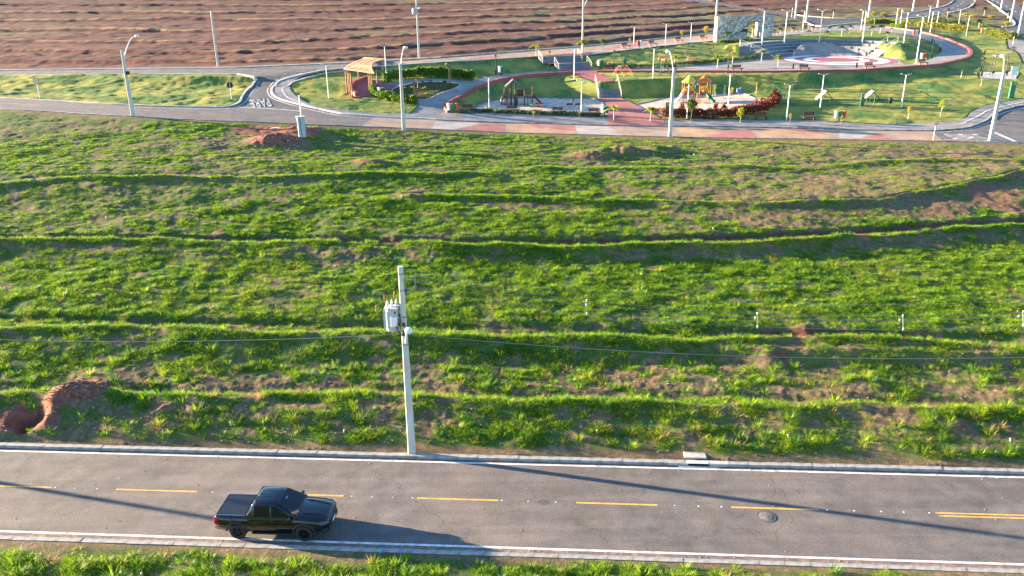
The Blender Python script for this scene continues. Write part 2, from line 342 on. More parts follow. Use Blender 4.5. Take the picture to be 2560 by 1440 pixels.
def text(body, size, m, name, parent, loc, rot, extr=.002, scale=(1, 1, 1)):
    c = bpy.data.curves.new(name, 'FONT'); c.body = body; c.size = size; c.extrude = extr; c.align_x = 'CENTER'; c.align_y = 'CENTER'
    o = bpy.data.objects.new(name, c); COL.objects.link(o); bpy.context.view_layer.update()
    me = bpy.data.meshes.new_from_object(o.evaluated_get(bpy.context.evaluated_depsgraph_get())); bpy.data.objects.remove(o)
    me.materials.clear(); me.materials.append(M[m]); p = bpy.data.objects.new(name, me); link(p, parent); p.location = loc; p.rotation_euler = rot; p.scale = scale
    return p
# ------------------------------------------------------------------ regions draped on the terrain
REG = []      # polygons under which the ground is lowered
def region(outer, holes=()): REG.append((outer, list(holes)))
def sheet(name, outer, m, off=.02, holes=(), step=.8, kind='structure', parent=None, sub=True, lines=()):
    o = dens([Vector((p[0], p[1])) for p in outer], step); hs = [dens([Vector((p[0], p[1])) for p in h], step) for h in holes]
    V = [Vector(p) for p in o]; loops = [list(range(len(o)))]
    for h in hs: loops.append(list(range(len(V), len(V)+len(h)))); V += [Vector(p) for p in h]
    ox = np.array([p[0] for p in o]); oy = np.array([p[1] for p in o])
    gx, gy = np.meshgrid(np.arange(ox.min(), ox.max(), step)+.37*step, np.arange(oy.min(), oy.max(), step)+.29*step); gx = gx.ravel(); gy = gy.ravel()
    if sub:
        k = inpoly(gx, gy, o)
        for h in hs: k &= ~inpoly(gx, gy, h)
        V += [Vector((a, b)) for a, b in zip(gx[k], gy[k])]
    E = [(l[i], l[(i+1) % len(l)]) for l in loops for i in range(len(l))]
    vo, _, fo, *_r = delaunay_2d_cdt(V, E, [], 0, 1e-5)
    vx = np.array([p[0] for p in vo]); vy = np.array([p[1] for p in vo]); fa = np.array([f[:3] for f in fo if len(f) == 3])
    cx = vx[fa].mean(1); cy = vy[fa].mean(1); k = inpoly(cx, cy, o)
    for h in hs: k &= ~inpoly(cx, cy, h)
    fa = fa[k]; a, b, c = fa[:, 0], fa[:, 1], fa[:, 2]
    cr = (vx[b]-vx[a])*(vy[c]-vy[a])-(vy[b]-vy[a])*(vx[c]-vx[a]); fa[cr < 0] = fa[cr < 0][:, ::-1]
    z = base(vx, vy)+off; me = bpy.data.meshes.new(name)
    me.from_pydata(list(zip(vx.tolist(), vy.tolist(), z.tolist())), [], fa.tolist()); me.materials.append(M[m]); me.update()
    ob = bpy.data.objects.new(name, me); link(ob, parent)
    if kind and parent is None: ob['kind'] = kind
    return ob
def ribbon(pts, wd, h, m, name, parent=None, off=0.0, z=None, kind='structure', side=0, step=.6):
    """a kerb, wall or line of box section swept along a path on the ground"""
    P = dens([Vector((p[0], p[1])) for p in pts], step, False); mb = MB(); V = []
    X = np.array([p[0] for p in P]); Y = np.array([p[1] for p in P]); Z = base(X, Y) if z is None else np.interp(np.arange(len(P)), np.linspace(0, len(P)-1, len(z)), z)
    for i, p in enumerate(P):
        d = (P[min(i+1, len(P)-1)]-P[max(i-1, 0)]).normalized(); nrm = Vector((-d.y, d.x)); a = p+nrm*(wd*(.5+side)); b = p-nrm*(wd*(.5-side)); zz = float(Z[i])+off
        V += [(a.x, a.y, zz-.12), (a.x, a.y, zz+h), (b.x, b.y, zz+h), (b.x, b.y, zz-.12)]
    n = len(P); Fc = []
    for i in range(n-1):
        for j in range(3): Fc.append((i*4+j, i*4+j+1, (i+1)*4+j+1, (i+1)*4+j))
    Fc += [(0, 3, 2, 1), (n*4-4, n*4-3, n*4-2, n*4-1)]
    mb.add(V, Fc); o = mb.build(name, m, parent)
    if kind and parent is None: o['kind'] = kind
    return o
sm = lambda l, n=4, c=False: smooth(GP(l), c, n)
# near road
near_road = [rv(-75, -3.62), rv(75, -3.62), rv(75, 3.22), rv(-75, 3.22)]; near_road = [Vector(p[:2]) for p in near_road]
region([Vector(p[:2]) for p in (rv(-75, -3.8), rv(75, -3.8), rv(75, 3.45), rv(-75, 3.45))])
# far streets
near_edge = GP([(-260, 262)])+sm([(0, 271), (330, 291), (640, 305), (1000, 320), (1280, 332), (1700, 343), (2040, 348), (2350, 353), (2560, 358)], 3)
kerb_west = sm([(1090, 300), (1040, 296), (940, 292), (860, 285), (800, 273), (740, 259), (700, 247), (682, 236), (680, 222), (692, 208), (725, 195), (760, 186), (800, 178), (870, 171), (960, 166)], 5)
back_far = sm([(1100, 144), (870, 157), (640, 167), (600, 169), (550, 170), (300, 173), (0, 176)], 3)+GP([(-260, 179)])
asph = near_edge[:20]
a_cut = [p for p in near_edge if p.x < G(905, 318).x]
region_as = a_cut+GP([(903, 317), (915, 306), (940, 292)])+[p for p in kerb_west if p.x < G(940, 292).x]+GP([(1000, 151)])+[p for p in back_far if p.x < G(1000, 151).x]
island = sm([(0, 189), (300, 187), (560, 186), (600, 187), (625, 191), (638, 200), (632, 212), (615, 228), (605, 242), (598, 256), (575, 265), (530, 268), (330, 263), (160, 254), (0, 245)], 4)
island = GP([(-240, 235), (-240, 190)])+island
region(region_as, [island])
# patterned paver streets
pav_front = [p for p in near_edge if G(905, 318).x <= p.x <= G(2356, 353).x]
front_far = sm([(1090, 300), (1160, 303), (1311, 308), (1522, 314), (1711, 316), (1960, 320), (2195, 326), (2330, 327)], 4)
pav_front_poly = GP([(903, 317)])+pav_front+GP([(2358, 353), (2330, 327)])+front_far[::-1]+GP([(1040, 296), (940, 292), (915, 306)])
region(pav_front_poly)
back_near = sm([(960, 166), (1100, 156), (1280, 146), (1370, 140), (1470, 132), (1560, 122), (1640, 112), (1783, 97), (1860, 88)], 4)
back_far2 = sm([(1000, 151), (1100, 144), (1280, 130), (1446, 117), (1640, 98), (1783, 83), (1860, 76)], 4)
pav_back_poly = back_near+back_far2[::-1]; region(pav_back_poly)
# right junction
junc_k = sm([(2330, 327), (2400, 322), (2435, 314), (2467, 300), (2483, 286), (2515, 273), (2560, 263), (2640, 255)], 4)
junction = junc_k+GP([(2760, 262), (2760, 363), (2560, 358), (2358, 353)]); region(junction)
# pavements
side_in_w = sm([(1030, 286), (927, 284), (865, 277), (800, 267), (760, 255), (735, 237), (725, 222), (733, 207), (750, 195), (800, 181), (880, 173)], 4)
side_west = kerb_west[:]+GP([(960, 169)])+side_in_w[::-1]; region(side_west)
side_front_in = sm([(1030, 286), (1122, 283), (1134, 285), (1332, 290), (1516, 295), (1648, 298), (1732, 300), (1964, 303), (2089, 305), (2143, 311), (2265, 312), (2359, 307), (2411, 298), (2427, 283), (2460, 267), (2495, 260), (2560, 249), (2640, 240)], 4)
front_k = front_far+junc_k
side_front = front_k+side_front_in[::-1]; region(side_front)
back_walk_in = sm([(1480, 139), (1553, 128), (1640, 118), (1783, 103), (1860, 96)], 4)
side_back = GP([(1410, 136)])+[p for p in back_near if p.x > G(1412, 136).x]+back_walk_in[::-1]; region(side_back)
# park floors
pink_floor = sm([(892, 244), (880, 238), (876, 226), (890, 211), (918, 199), (934, 203), (965, 210), (998, 217), (981, 227), (992, 241), (960, 243), (930, 240)], 4, True); region(pink_floor)
bed = sm([(980, 227), (997, 216), (1040, 207), (1077, 204), (1122, 206), (1152, 212), (1107, 231), (1065, 249), (1030, 246), (992, 238)], 4, True)
path_w = sm([(962, 210), (1002, 202), (1065, 196), (1127, 199), (1177, 202), (1227, 191), (1311, 181), (1397, 176)], 4)+sm([(1431, 184), (1332, 191), (1279, 198), (1227, 211), (1177, 231), (1127, 258), (1112, 272), (1122, 284), (1030, 287), (1035, 280), (1046, 266), (1040, 250), (1012, 246), (990, 238), (981, 227), (997, 216)], 4); region(path_w, [bed])
pink_mid = GP([(1397, 177), (1479, 172), (1492, 181), (1537, 206), (1488, 208), (1433, 184)]); region(pink_mid)
pink_low = GP([(1497, 248), (1553, 247), (1584, 262), (1669, 312), (1640, 316), (1521, 314), (1516, 272)])
pink_top = GP([(1300, 146), (1352, 146), (1470, 141), (1485, 134), (1430, 134), (1370, 139)])
sand1 = sm([(1185, 284), (1180, 276), (1191, 268), (1218, 256), (1258, 247), (1353, 245), (1417, 247), (1492, 249), (1512, 271), (1505, 290), (1340, 288)], 4, True); region(sand1)
sand2 = sm([(1590, 262), (1627, 254), (1690, 240), (1774, 236), (1859, 235), (1880, 243), (1903, 251), (1859, 264), (1800, 276), (1700, 276), (1640, 284)], 4, True); region(sand2)
CC = Vector(G(2090, 150)[:2]); CR = 9.2; CZ = 8.6
def parc(r_, a0, a1, n=40, c=None):
    c = c or CC; return [Vector((c.x+r_*math.cos(R(a0+(a1-a0)*i/n)), c.y+r_*math.sin(R(a0+(a1-a0)*i/n)))) for i in range(n+1)]
red_line = sm([(1494, 181), (1700, 181), (1960, 181.5), (2100, 179), (2195, 175), (2312, 167), (2382, 156), (2418, 146), (2428, 133), (2415, 119), (2382, 105), (2312, 84), (2242, 73), (2215, 70)], 5)
plaza_in = sm([(1590, 171), (1711, 165), (1795, 157), (1880, 149), (1932, 141), (1958, 138)], 4)
mound = sm([(2263, 162), (2300, 157), (2335, 143), (2354, 128), (2345, 114), (2300, 96), (2253, 85), (2218, 80)], 4)
amph_mid = parc(9.8, 156, 40)
plaza = red_line+GP([(2140, 64), (2054, 70), (1960, 80), (1870, 92), (1890, 99), (1960, 90), (2070, 78), (2160, 76)])+mound[::-1]+GP([(2240, 146)])+amph_mid[::-1]+plaza_in[::-1]+GP([(1500, 174)])
region(plaza)
# roads on the upper right
road_a = GP([(1650, -14), (1733, -2), (1800, 7), (1892, 24), (1960, 34), (2007, 42), (2100, 48), (2159, 48), (2265, 36), (2358, 18), (2385, 4), (2380, -14), (2432, -14), (2436, 4), (2405, 24), (2288, 43), (2171, 54), (2100, 60), (2054, 68), (2026, 62), (2000, 49), (1923, 36), (1784, 12), (1709, 2), (1600, -14)])
region(road_a)
road_b = GP([(2400, -14), (2459, 0), (2490, 14), (2522, 40), (2537, 56), (2534, 66), (2500, 69), (2515, 82), (2548, 92), (2700, 140), (2700, 60), (2560, 21), (2522, 0), (2500, -14)]); region(road_b)
walk_r = GP([(2515, 82), (2545, 92), (2700, 150), (2700, 190), (2560, 158), (2545, 130), (2522, 120), (2518, 95)]); region(walk_r)
gym = GP([(2450, 181), (2545, 181), (2540, 200), (2449, 196)]); region(gym)
# ------------------------------------------------------------------ the ground sheet
def axis(segs):
    o = []
    for a, b, s in segs: o.append(np.arange(a, b-1e-6, s))
    return np.concatenate(o+[np.array([segs[-1][1]])])
phs = axis([(-80, -41, 3), (-41, 41, .105), (41, 80, 3)])*math.pi/180
Ds = axis([(3, 22, 1), (22, 26, .14), (26, 31, .07), (31, 33, .1), (33, 60, .12), (60, 102, .2), (102, 165, .33), (165, 300, .9), (300, 760, 12)])
PH, DD = np.meshgrid(phs, Ds); X = np.sin(PH)*DD; Y = np.cos(PH)*DD
Z, K, HB, _, _ = base(X, Y, True); ZB = Z.copy()
hard = np.zeros(X.shape, bool)
for o_, h_ in REG:
    k = inpoly(X, Y, o_)
    for h in h_: k &= ~inpoly(X, Y, h)
    hard |= k
bedm = inpoly(X, Y, bed); hard &= ~bedm
field = sstep(5, 5.6, K)*(1-sstep(19.6, 20, K)); verge = 1-sstep(1.8, 2, K); park = sstep(20.9, 21, K)*(1-sstep(26.5, 27, K)); hill = sstep(26.9, 27.05, K)
lawn = inpoly(X, Y, island)
v_road = (Y-31.03)*RC-X*RS
u_road = X*RC+(Y-31.03)*RS
# crests, ditches and eroded faces: (break line, height, width, ditch depth, ditch offset)
def ridge(pts, h, wd, dd, do, lim=None, seed=0):
    global Z
    w3 = GP(pts); phk = np.array([math.atan2(p.x, p.y) for p in w3]); Dk = np.array([p.length for p in w3]); s = np.argsort(phk)
    Dl = np.interp(PH, phk[s], Dk[s])+1.0*(fbm(X*.12, X*0, seed, 4)-.5)*1.3; d = DD-Dl
    amp = np.ones(X.shape) if lim is None else sstep(lim[0]-.02, lim[0]+.02, PH)*(1-sstep(lim[1]-.02, lim[1]+.02, PH))
    amp = amp*(.45+1.1*fbm(X*.18, Y*.05, seed+3, 3))
    Z = Z+amp*(h*np.exp(-(d/wd)**2)-dd*np.exp(-((d-do)/(wd*.8))**2)); return np.exp(-(d/(wd*1.3))**2)*amp, np.exp(-((d-do)/(wd*.9))**2)*amp, np.exp(-((d+wd*2.1)/(wd*1.2))**2)*amp
CR_, DI_, FA_ = np.zeros(X.shape), np.zeros(X.shape), np.zeros(X.shape)
def phi(px, py): p = G(px, py); return math.atan2(p.x, p.y)
for pts, h, wd, dd, do, lim, s in [
    ([(0, 998), (500, 1012), (1280, 1022), (2000, 1030), (2560, 1045)], .26, .42, .12, 1.4, None, 11),
    ([(0, 830), (640, 843), (1100, 852), (1700, 864), (2560, 882)], .28, .42, .25, 1.4, None, 12),
    ([(0, 609), (640, 613), (1100, 620), (1500, 623), (1900, 611), (2200, 592), (2560, 567)], .30, .42, .45, 1.4, None, 13),
    ([(1080, 498), (1280, 503), (1500, 509), (1900, 515), (2200, 504), (2400, 468), (2560, 432)], .28, .42, .28, 1.2, (phi(1050, 500), 1.5), 14),
    ([(-100, 465), (0, 463), (640, 450), (1100, 438), (1180, 436)], .30, .45, .12, 1.5, (-1.5, phi(1180, 440)), 15),
    ([(1200, 430), (1600, 424), (2000, 420), (2560, 400)], .16, .7, .05, 1.8, (phi(1250, 430), 1.5), 16),
    ([(700, 500), (1280, 540)], .08, .8, .05, 1.8, None, 17)]:
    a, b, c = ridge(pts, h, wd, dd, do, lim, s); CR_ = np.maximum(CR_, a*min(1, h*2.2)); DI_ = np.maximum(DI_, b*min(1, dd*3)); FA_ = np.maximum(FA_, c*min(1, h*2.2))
# mounds, the pit and their colours
RED = np.zeros(X.shape)
def mound_(px, py, h, rx, ry, rot=0, red=1.0, seed=0, sharp=2.0, p3=None):
    global Z, RED
    P = p3 or G(px, py); dx = X-P.x; dy = Y-P.y; a = R(rot); e = ((dx*math.cos(a)+dy*math.sin(a))/rx)**2+((-dx*math.sin(a)+dy*math.cos(a))/ry)**2
    e = e*(.7+.7*fbm(X*1.1, Y*1.1, seed, 3)); g = np.exp(-e**(sharp/2)); Z = Z+h*g*(.8+.4*fbm(X*2.5, Y*2.5, seed+2, 3)); RED = np.maximum(RED, red*sstep(.12, .4, g))
mound_(205, 988, .8, 1.35, 1.0, 10, .8, 30, 1.5); mound_(140, 1012, .3, .8, .6, 50, .6, 31)
mound_(72, 1045, -1.2, .9, .75, 0, 1.0, 32, 3); mound_(118, 1046, .4, .55, .8, 30, .8, 33); mound_(30, 1046, .1, .6, .8, 0, 1, 35)
mound_(690, 356, .9, 2.6, 1.5, 12, 1, 36); mound_(745, 335, .6, 2.2, 1.6, 0, 1, 37); mound_(670, 330, .15, 3.2, 1.6, 0, .9, 38)
mound_(930, 410, .5, 1.8, .9, 0, .45, 39); mound_(1040, 408, .3, 1.4, .8, 0, .3, 40)
mound_(1560, 385, .9, 3.0, 1.2, -8, .25, 41); mound_(1480, 392, .6, 2.6, 1.1, 0, .35, 42); mound_(1640, 378, .6, 2.0, 1.2, 0, .2, 43)
mound_(1020, 497, .35, 1.5, .9, 0, .5, 44); mound_(1920, 905, .35, .9, .8, 0, .1, 46); mound_(2010, 830, .3, .8, .6, 0, .15, 47)
mound_(400, 1030, .2, .8, .25, 35, .12, 48); mound_(1305, 1100, .15, .6, .25, 20, .25, 49); mound_(2520, 500, .1, 3.2, 3.5, 0, .34, 50); mound_(2360, 520, .06, 2.2, 2.0, 0, .22, 51)
mound_(2120, 470, .05, 4, 2.5, 0, .2, 52); mound_(1950, 890, -.4, .4, .3, 0, .6, 53); mound_(2390, 1065, .25, .8, .6, 0, .3, 54)
# rough field surface
rough = field+verge*.8
near_kerb = np.clip((v_road-3.7)/1.5, 0, 1); near_kerb = np.where(v_road < 0, np.clip((-4.0-v_road)/1.2, 0, 1), near_kerb)
nz = (fbm(X*.35, Y*.5, 1, 3)-.5)*.35+(fbm(X*1.3, Y*1.6, 2, 4)-.5)*.11+(fbm(X*4, Y*4, 4, 2)-.5)*.08
Z = Z+rough*nz*np.clip(near_kerb+.02, 0, 1)*(1-.75*sstep(19.3, 19.9, K))
inpark = park*(1-hard)
Z = Z+inpark*((fbm(X*.22, Y*.3, 6, 3)-.45)*.22+(fbm(X*1.1, Y*1.4, 7, 3)-.45)*.13)
Z = Z+lawn*((fbm(X*.22, Y*.3, 8, 3)-.4)*.4+(fbm(X*.9, Y*1.1, 9, 3)-.4)*.2)
# terraces of the hillside beyond
HD = np.maximum(HB, 0); wob = (fbm(X*.016, Y*.02, 20, 4)-.5)*16+(fbm(X*.09, Y*.09, 26, 3)-.5)*3.5+X*.05
s_ = np.log1p((HD+wob+20)/90.)*8.6; fr = s_-np.floor(s_); rowi = np.floor(s_)
amp = hill*(1-.75*sstep(.35, .6, PH/R(32)))*sstep(2, 5, HD)*(1-sstep(200, 260, HD))*(.55+.9*fbm(X*.03, rowi*3.1, 21, 3))
Z = Z+amp*.42*(sstep(.0, .2, fr+(fbm(X*.25, Y*.25, 24, 3)-.5)*.12)-fr)+amp*.12*np.exp(-((fr-.2)/.05)**2)
HF = amp*np.exp(-((fr-.09)/.085)**4); HCr = amp*np.exp(-((fr-.17)/.03)**2)
Z = Z+hill*sstep(1, 4, HD)*((fbm(X*.06, Y*.08, 23, 3)-.5)*.6+(fbm(X*.5, Y*.5, 25, 3)-.5)*.34)
# the small lawn mound at the end of the tiers, and lowering under floors
Z = np.where(hard, ZB-.14, Z)
roadband = (v_road > -3.76) & (v_road < 3.36)
Z = np.where(roadband, -.14, Z); kz = (v_road > -3.98) & (v_road < 3.62) & ~roadband; Z = np.where(kz, np.minimum(Z, .10), Z)
CL = (X-CC.x)**2+(Y-CC.y)**2 < 9.75**2; Z = np.where(CL, CZ-.2, Z)
am = (np.degrees(np.arctan2(Y-CC.y, X-CC.x)) > 40) & (np.degrees(np.arctan2(Y-CC.y, X-CC.x)) < 156); rd = np.hypot(X-CC.x, Y-CC.y)
Z = np.where(am & (rd < 15.1) & (rd > 9.5), CZ-.2, Z)
Z = np.where(am & (rd >= 15.1) & (rd < 18), np.maximum(Z, 10.5), Z)
DI_ = np.maximum(DI_, sstep(14.35, 14.6, K)*(1-sstep(15.6, 15.95, K))*(.55+.6*fbm(X*.12, Y*.1, 75, 3))); DI_ = np.maximum(DI_, .8*sstep(10.5, 10.9, K)*(1-sstep(11.6, 11.95, K))*np.clip((fbm(X*.1, Y*.1, 76, 3)-.4)*5, 0, 1))
# --- cover masks
st = fbm(X*.14, Y*.42, 60, 5); sp = fbm(X*.9, Y*1.3, 61, 3); big = fbm(X*.035, Y*.05, 62, 3)
sp2 = fbm(X*2.2, Y*2.8, 63, 2)
cov = (st-.5)*1.3+(sp-.5)*1.7+(sp2-.5)*1.7+(big-.5)*.7+.70
pxn = PH/math.radians(32)          # -1 .. 1 across the picture
cov += .55*np.minimum(CR_, 1)-1.1*DI_-.30*FA_
cov += np.where(K < 7, .02, 0)+np.where((K > 8) & (K < 9.3), -.16, 0)+np.where((K > 11.5) & (K < 13.2), .28, 0)+np.where((K > 13.2) & (K < 13.9), -.15, 0)
cov += np.where((K > 15) & (K < 19.4), .05-.42*sstep(-.05, .45, pxn)*sstep(15.6, 16.6, K), 0)
cov += np.where((K > 17.5) & (K < 18.6), .05, 0)-.15*sstep(7, 8, K)*(1-sstep(8, 9, K))
cov += np.where(K > 19.0, .15, 0)+verge*.32
cov = cov-1.4*RED
cov = np.clip(cov, 0, 1)*(field+verge)*(1-roadband)
dry = np.clip((fbm(X*.11, Y*.2, 66, 4)-.42)*3, 0, 1)*.5+.5*sstep(0, .6, pxn)*sstep(16, 17, K)*field+.25*sstep(19, 20, K)
redm = np.clip(RED, 0, 1.5)+.5*DI_*field*(fbm(X*.3, Y*.3, 67, 3) > .42)+.35*FA_*field*np.clip((fbm(X*.25, Y*.3, 68, 3)-.45)*6, 0, 1)
redm += hill*np.clip(HF*1.3+.15*np.clip((fbm(X*.04, Y*.06, 69, 3)-.45)*5, 0, 1)*(1-HCr), 0, 1)
hg = hill*np.clip((fbm(X*.04, Y*.06, 70, 5)-.55)*2.4+.9*np.exp(-HD/5)*sstep(-.6, -.3, pxn)+.25*sstep(-.2, .2, pxn)-.55*HF, 0, 1)
gcov = np.clip(cov, 0, 1)
lawnm = np.clip(inpark+lawn, 0, 1)*(1-bedm)
pale = hill*np.clip(HCr*.8*np.clip((fbm(X*.03, Y*.03, 71, 3)-.38)*5, 0, 1)+sstep(150, 175, HD)*.5, 0, 1)
cols, rows = len(phs), len(Ds)
vt = np.stack([X, Y, Z], -1).reshape(-1, 3)
ii = np.arange(rows*cols).reshape(rows, cols); q = np.stack([ii[:-1, :-1], ii[:-1, 1:], ii[1:, 1:], ii[1:, :-1]], -1).reshape(-1, 4)
me = bpy.data.meshes.new('ground'); me.vertices.add(len(vt)); me.vertices.foreach_set('co', vt.ravel())
me.loops.add(q.size); me.loops.foreach_set('vertex_index', q.ravel()); me.polygons.add(len(q)); me.polygons.foreach_set('loop_start', np.arange(0, q.size, 4)); me.polygons.foreach_set('loop_total', np.full(len(q), 4))
me.update(); me.polygons.foreach_set('use_smooth', np.ones(len(q), bool))
def attr(n, r_, g_, b_, a_):
    at_ = me.attributes.new(n, 'FLOAT_COLOR', 'POINT'); at_.data.foreach_set('color', np.stack([r_.ravel(), g_.ravel(), b_.ravel(), a_.ravel()], -1).astype(np.float32).ravel())
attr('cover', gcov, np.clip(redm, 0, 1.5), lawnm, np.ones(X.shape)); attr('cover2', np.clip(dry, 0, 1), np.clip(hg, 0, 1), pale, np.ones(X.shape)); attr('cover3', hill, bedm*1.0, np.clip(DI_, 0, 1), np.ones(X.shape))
ground = bpy.data.objects.new('ground', me); link(ground); tag(ground, kind='structure')
gm = bpy.data.materials.new('ground'); gm.use_nodes = True; nt = gm.node_tree; N, L = nt.nodes, nt.links; bs = N['Principled BSDF']; bs.inputs['Roughness'].default_value = .95; bs.inputs['Specular IOR Level'].default_value = .15
tc = N.new('ShaderNodeTexCoord')
def nz_(s, d=5, st=None):
    n = N.new('ShaderNodeTexNoise'); n.inputs['Scale'].default_value = s; n.inputs['Detail'].default_value = d
    if st: mp = N.new('ShaderNodeMapping'); mp.inputs['Scale'].default_value = st; L.new(tc.outputs['Object'], mp.inputs[0]); L.new(mp.outputs[0], n.inputs[0])
    else: L.new(tc.outputs['Object'], n.inputs[0])
    return n.outputs[0]
def mr(s, a, b, c=0, d=1):
    m = N.new('ShaderNodeMapRange'); m.inputs[1].default_value = a; m.inputs[2].default_value = b; m.inputs[3].default_value = c; m.inputs[4].default_value = d; L.new(s, m.inputs[0]); return m.outputs[0]
def mix(f, a, b):
    m = N.new('ShaderNodeMix'); m.data_type = 'RGBA'
    if isinstance(f, float): m.inputs[0].default_value = f
    else: L.new(f, m.inputs[0])
    for s, i in ((a, 6), (b, 7)):
        if isinstance(s, tuple): m.inputs[i].default_value = (*s, 1)
        else: L.new(s, m.inputs[i])
    return m.outputs[2]
def mth(op, a, b):
    m = N.new('ShaderNodeMath'); m.operation = op; m.use_clamp = True
    for s, i in ((a, 0), (b, 1)):
        if isinstance(s, (int, float)): m.inputs[i].default_value = s
        else: L.new(s, m.inputs[i])
    return m.outputs[0]
def att(n):
    a = N.new('ShaderNodeAttribute'); a.attribute_name = n; s = N.new('ShaderNodeSeparateColor'); L.new(a.outputs['Color'], s.inputs[0]); return s.outputs
A1, A2, A3 = att('cover'), att('cover2'), att('cover3')
n1, n2, n3, n4 = nz_(1.3), nz_(9, 4), nz_(.35, 6), nz_(30, 3)
soil = mix(mr(n1, .35, .65), (.14, .092, .056), (.23, .15, .095)); soil = mix(mth('MULTIPLY', mr(n2, .5, .62), .5), soil, (.34, .25, .13)); soil = mix(mth('MULTIPLY', mr(nz_(3.1, 5), .42, .56), .65), soil, (.07, .085, .035))
soil = mix(mth('MULTIPLY', mr(n3, .5, .65), .4), soil, (.10, .064, .04))
hsoil = mix(mr(nz_(.25, 6, (.5, 1.6, 1)), .35, .65), (.085, .042, .034), (.13, .068, .052)); soil = mix(A3[0], soil, hsoil)
red = mix(mr(nz_(2.2), .35, .65), (.16, .06, .042), (.27, .115, .08)); red = mix(A3[0], red, mix(mr(n1, .4, .6), (.085, .03, .026), (.12, .042, .033)))
c = mix(mr(A1[1], .12, .55), soil, red)
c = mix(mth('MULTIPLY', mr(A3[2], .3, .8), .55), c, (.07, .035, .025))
gr = mix(mr(n2, .35, .65), (.035, .075, .016), (.09, .15, .028)); gr = mix(mth('MULTIPLY', A2[0], .75), gr, mix(mr(n2, .4, .6), (.24, .2, .08), (.15, .15, .045)))
edge = mth('ADD', A1[0], mth('SUBTRACT', mr(n4, .3, .7, 0, .7), .35)); c = mix(mr(edge, .25, .6), c, gr)
hgr = mix(mr(n1, .35, .65), (.10, .125, .055), (.17, .17, .085)); hed = mth('ADD', A2[1], mth('SUBTRACT', mr(n2, .3, .7, 0, .6), .3)); c = mix(mth('MULTIPLY', mr(hed, .2, .8), .8), c, hgr)
c = mix(mth('MULTIPLY', mr(A2[2], .1, .6), .85), c, mix(mr(n1, .4, .6), (.34, .25, .10), (.22, .17, .09)))
ln = mix(mr(nz_(.28, 6), .40, .60), (.055, .155, .035), (.30, .29, .065)); ln = mix(mth('MULTIPLY', mr(nz_(1.6, 5), .45, .65), .55), ln, (.27, .24, .085)); ln = mix(mth('MULTIPLY', mr(n2, .45, .62), .35), ln, (.05, .10, .025)); ln = mix(mth('MULTIPLY', mr(nz_(.8, 5), .62, .7), .6), ln, (.2, .13, .07))  # yellow patches colour in sunlit lawn as well as dry grass
c = mix(A1[2], c, ln); c = mix(A3[1], c, mix(mr(n2, .4, .6), (.05, .045, .02), (.10, .10, .03)))
L.new(c, bs.inputs['Base Color'])
bp = N.new('ShaderNodeBump'); bp.inputs['Strength'].default_value = .9; bp.inputs['Distance'].default_value = .07
hsum = mth('ADD', mth('MULTIPLY', n4, .5), mth('MULTIPLY', nz_(12, 4), .5)); L.new(hsum, bp.inputs['Height']); L.new(bp.outputs[0], bs.inputs['Normal'])
me.materials.append(gm)
def ZG(x, y):
    """height of the finished ground sheet"""
    p = math.atan2(x, y); d = math.hypot(x, y); i = int(np.clip(np.searchsorted(Ds, d)-1, 0, rows-2)); j = int(np.clip(np.searchsorted(phs, p)-1, 0, cols-2))
    t = (d-Ds[i])/(Ds[i+1]-Ds[i]); s = (p-phs[j])/(phs[j+1]-phs[j]); return float((Z[i, j]*(1-s)+Z[i, j+1]*s)*(1-t)+(Z[i+1, j]*(1-s)+Z[i+1, j+1]*s)*t)
def GZ(px, py): p = G(px, py); return Vector((p.x, p.y, ZG(p.x, p.y)))
# ------------------------------------------------------------------ grass tussocks
def tuft(name, n, h, wd, spread, m, seed, lean=.9, seg=2):
    r_ = random.Random(seed); mb = MB()
    for i in range(n):
        a = r_.uniform(0, 6.283); rad = spread*math.sqrt(r_.random())*.55; b = Vector((math.cos(a)*rad, math.sin(a)*rad, -.03)); a2 = a+r_.uniform(-.7, .7); hh = h*r_.uniform(.5, 1.1); ln_ = lean*r_.uniform(.3, 1.1)
        d = Vector((math.cos(a2), math.sin(a2), 0)); sdv = Vector((-d.y, d.x, 0))*wd*.5*r_.uniform(.7, 1.2); V = []
        for j in range(seg+1):
            t = j/seg; p = b+d*(ln_*h*t**1.6)+Vector((0, 0, hh*(t-.28*ln_*t*t))); k = 1-t*.85 if j else .7
            V += [p-sdv*k, p+sdv*k]
        mb.add(V, [(2*j, 2*j+1, 2*j+3, 2*j+2) for j in range(seg)], False)
    return mb.build(name, m)
leafmat('grass_blade', (.29, .42, .012), (.03, .18, .02), .45, .5)  # sunlit and shaded greens put into the blade colour, mixed per tussock
leafmat('grass_dry', (.46, .34, .09), (.28, .24, .05), .4, .6)
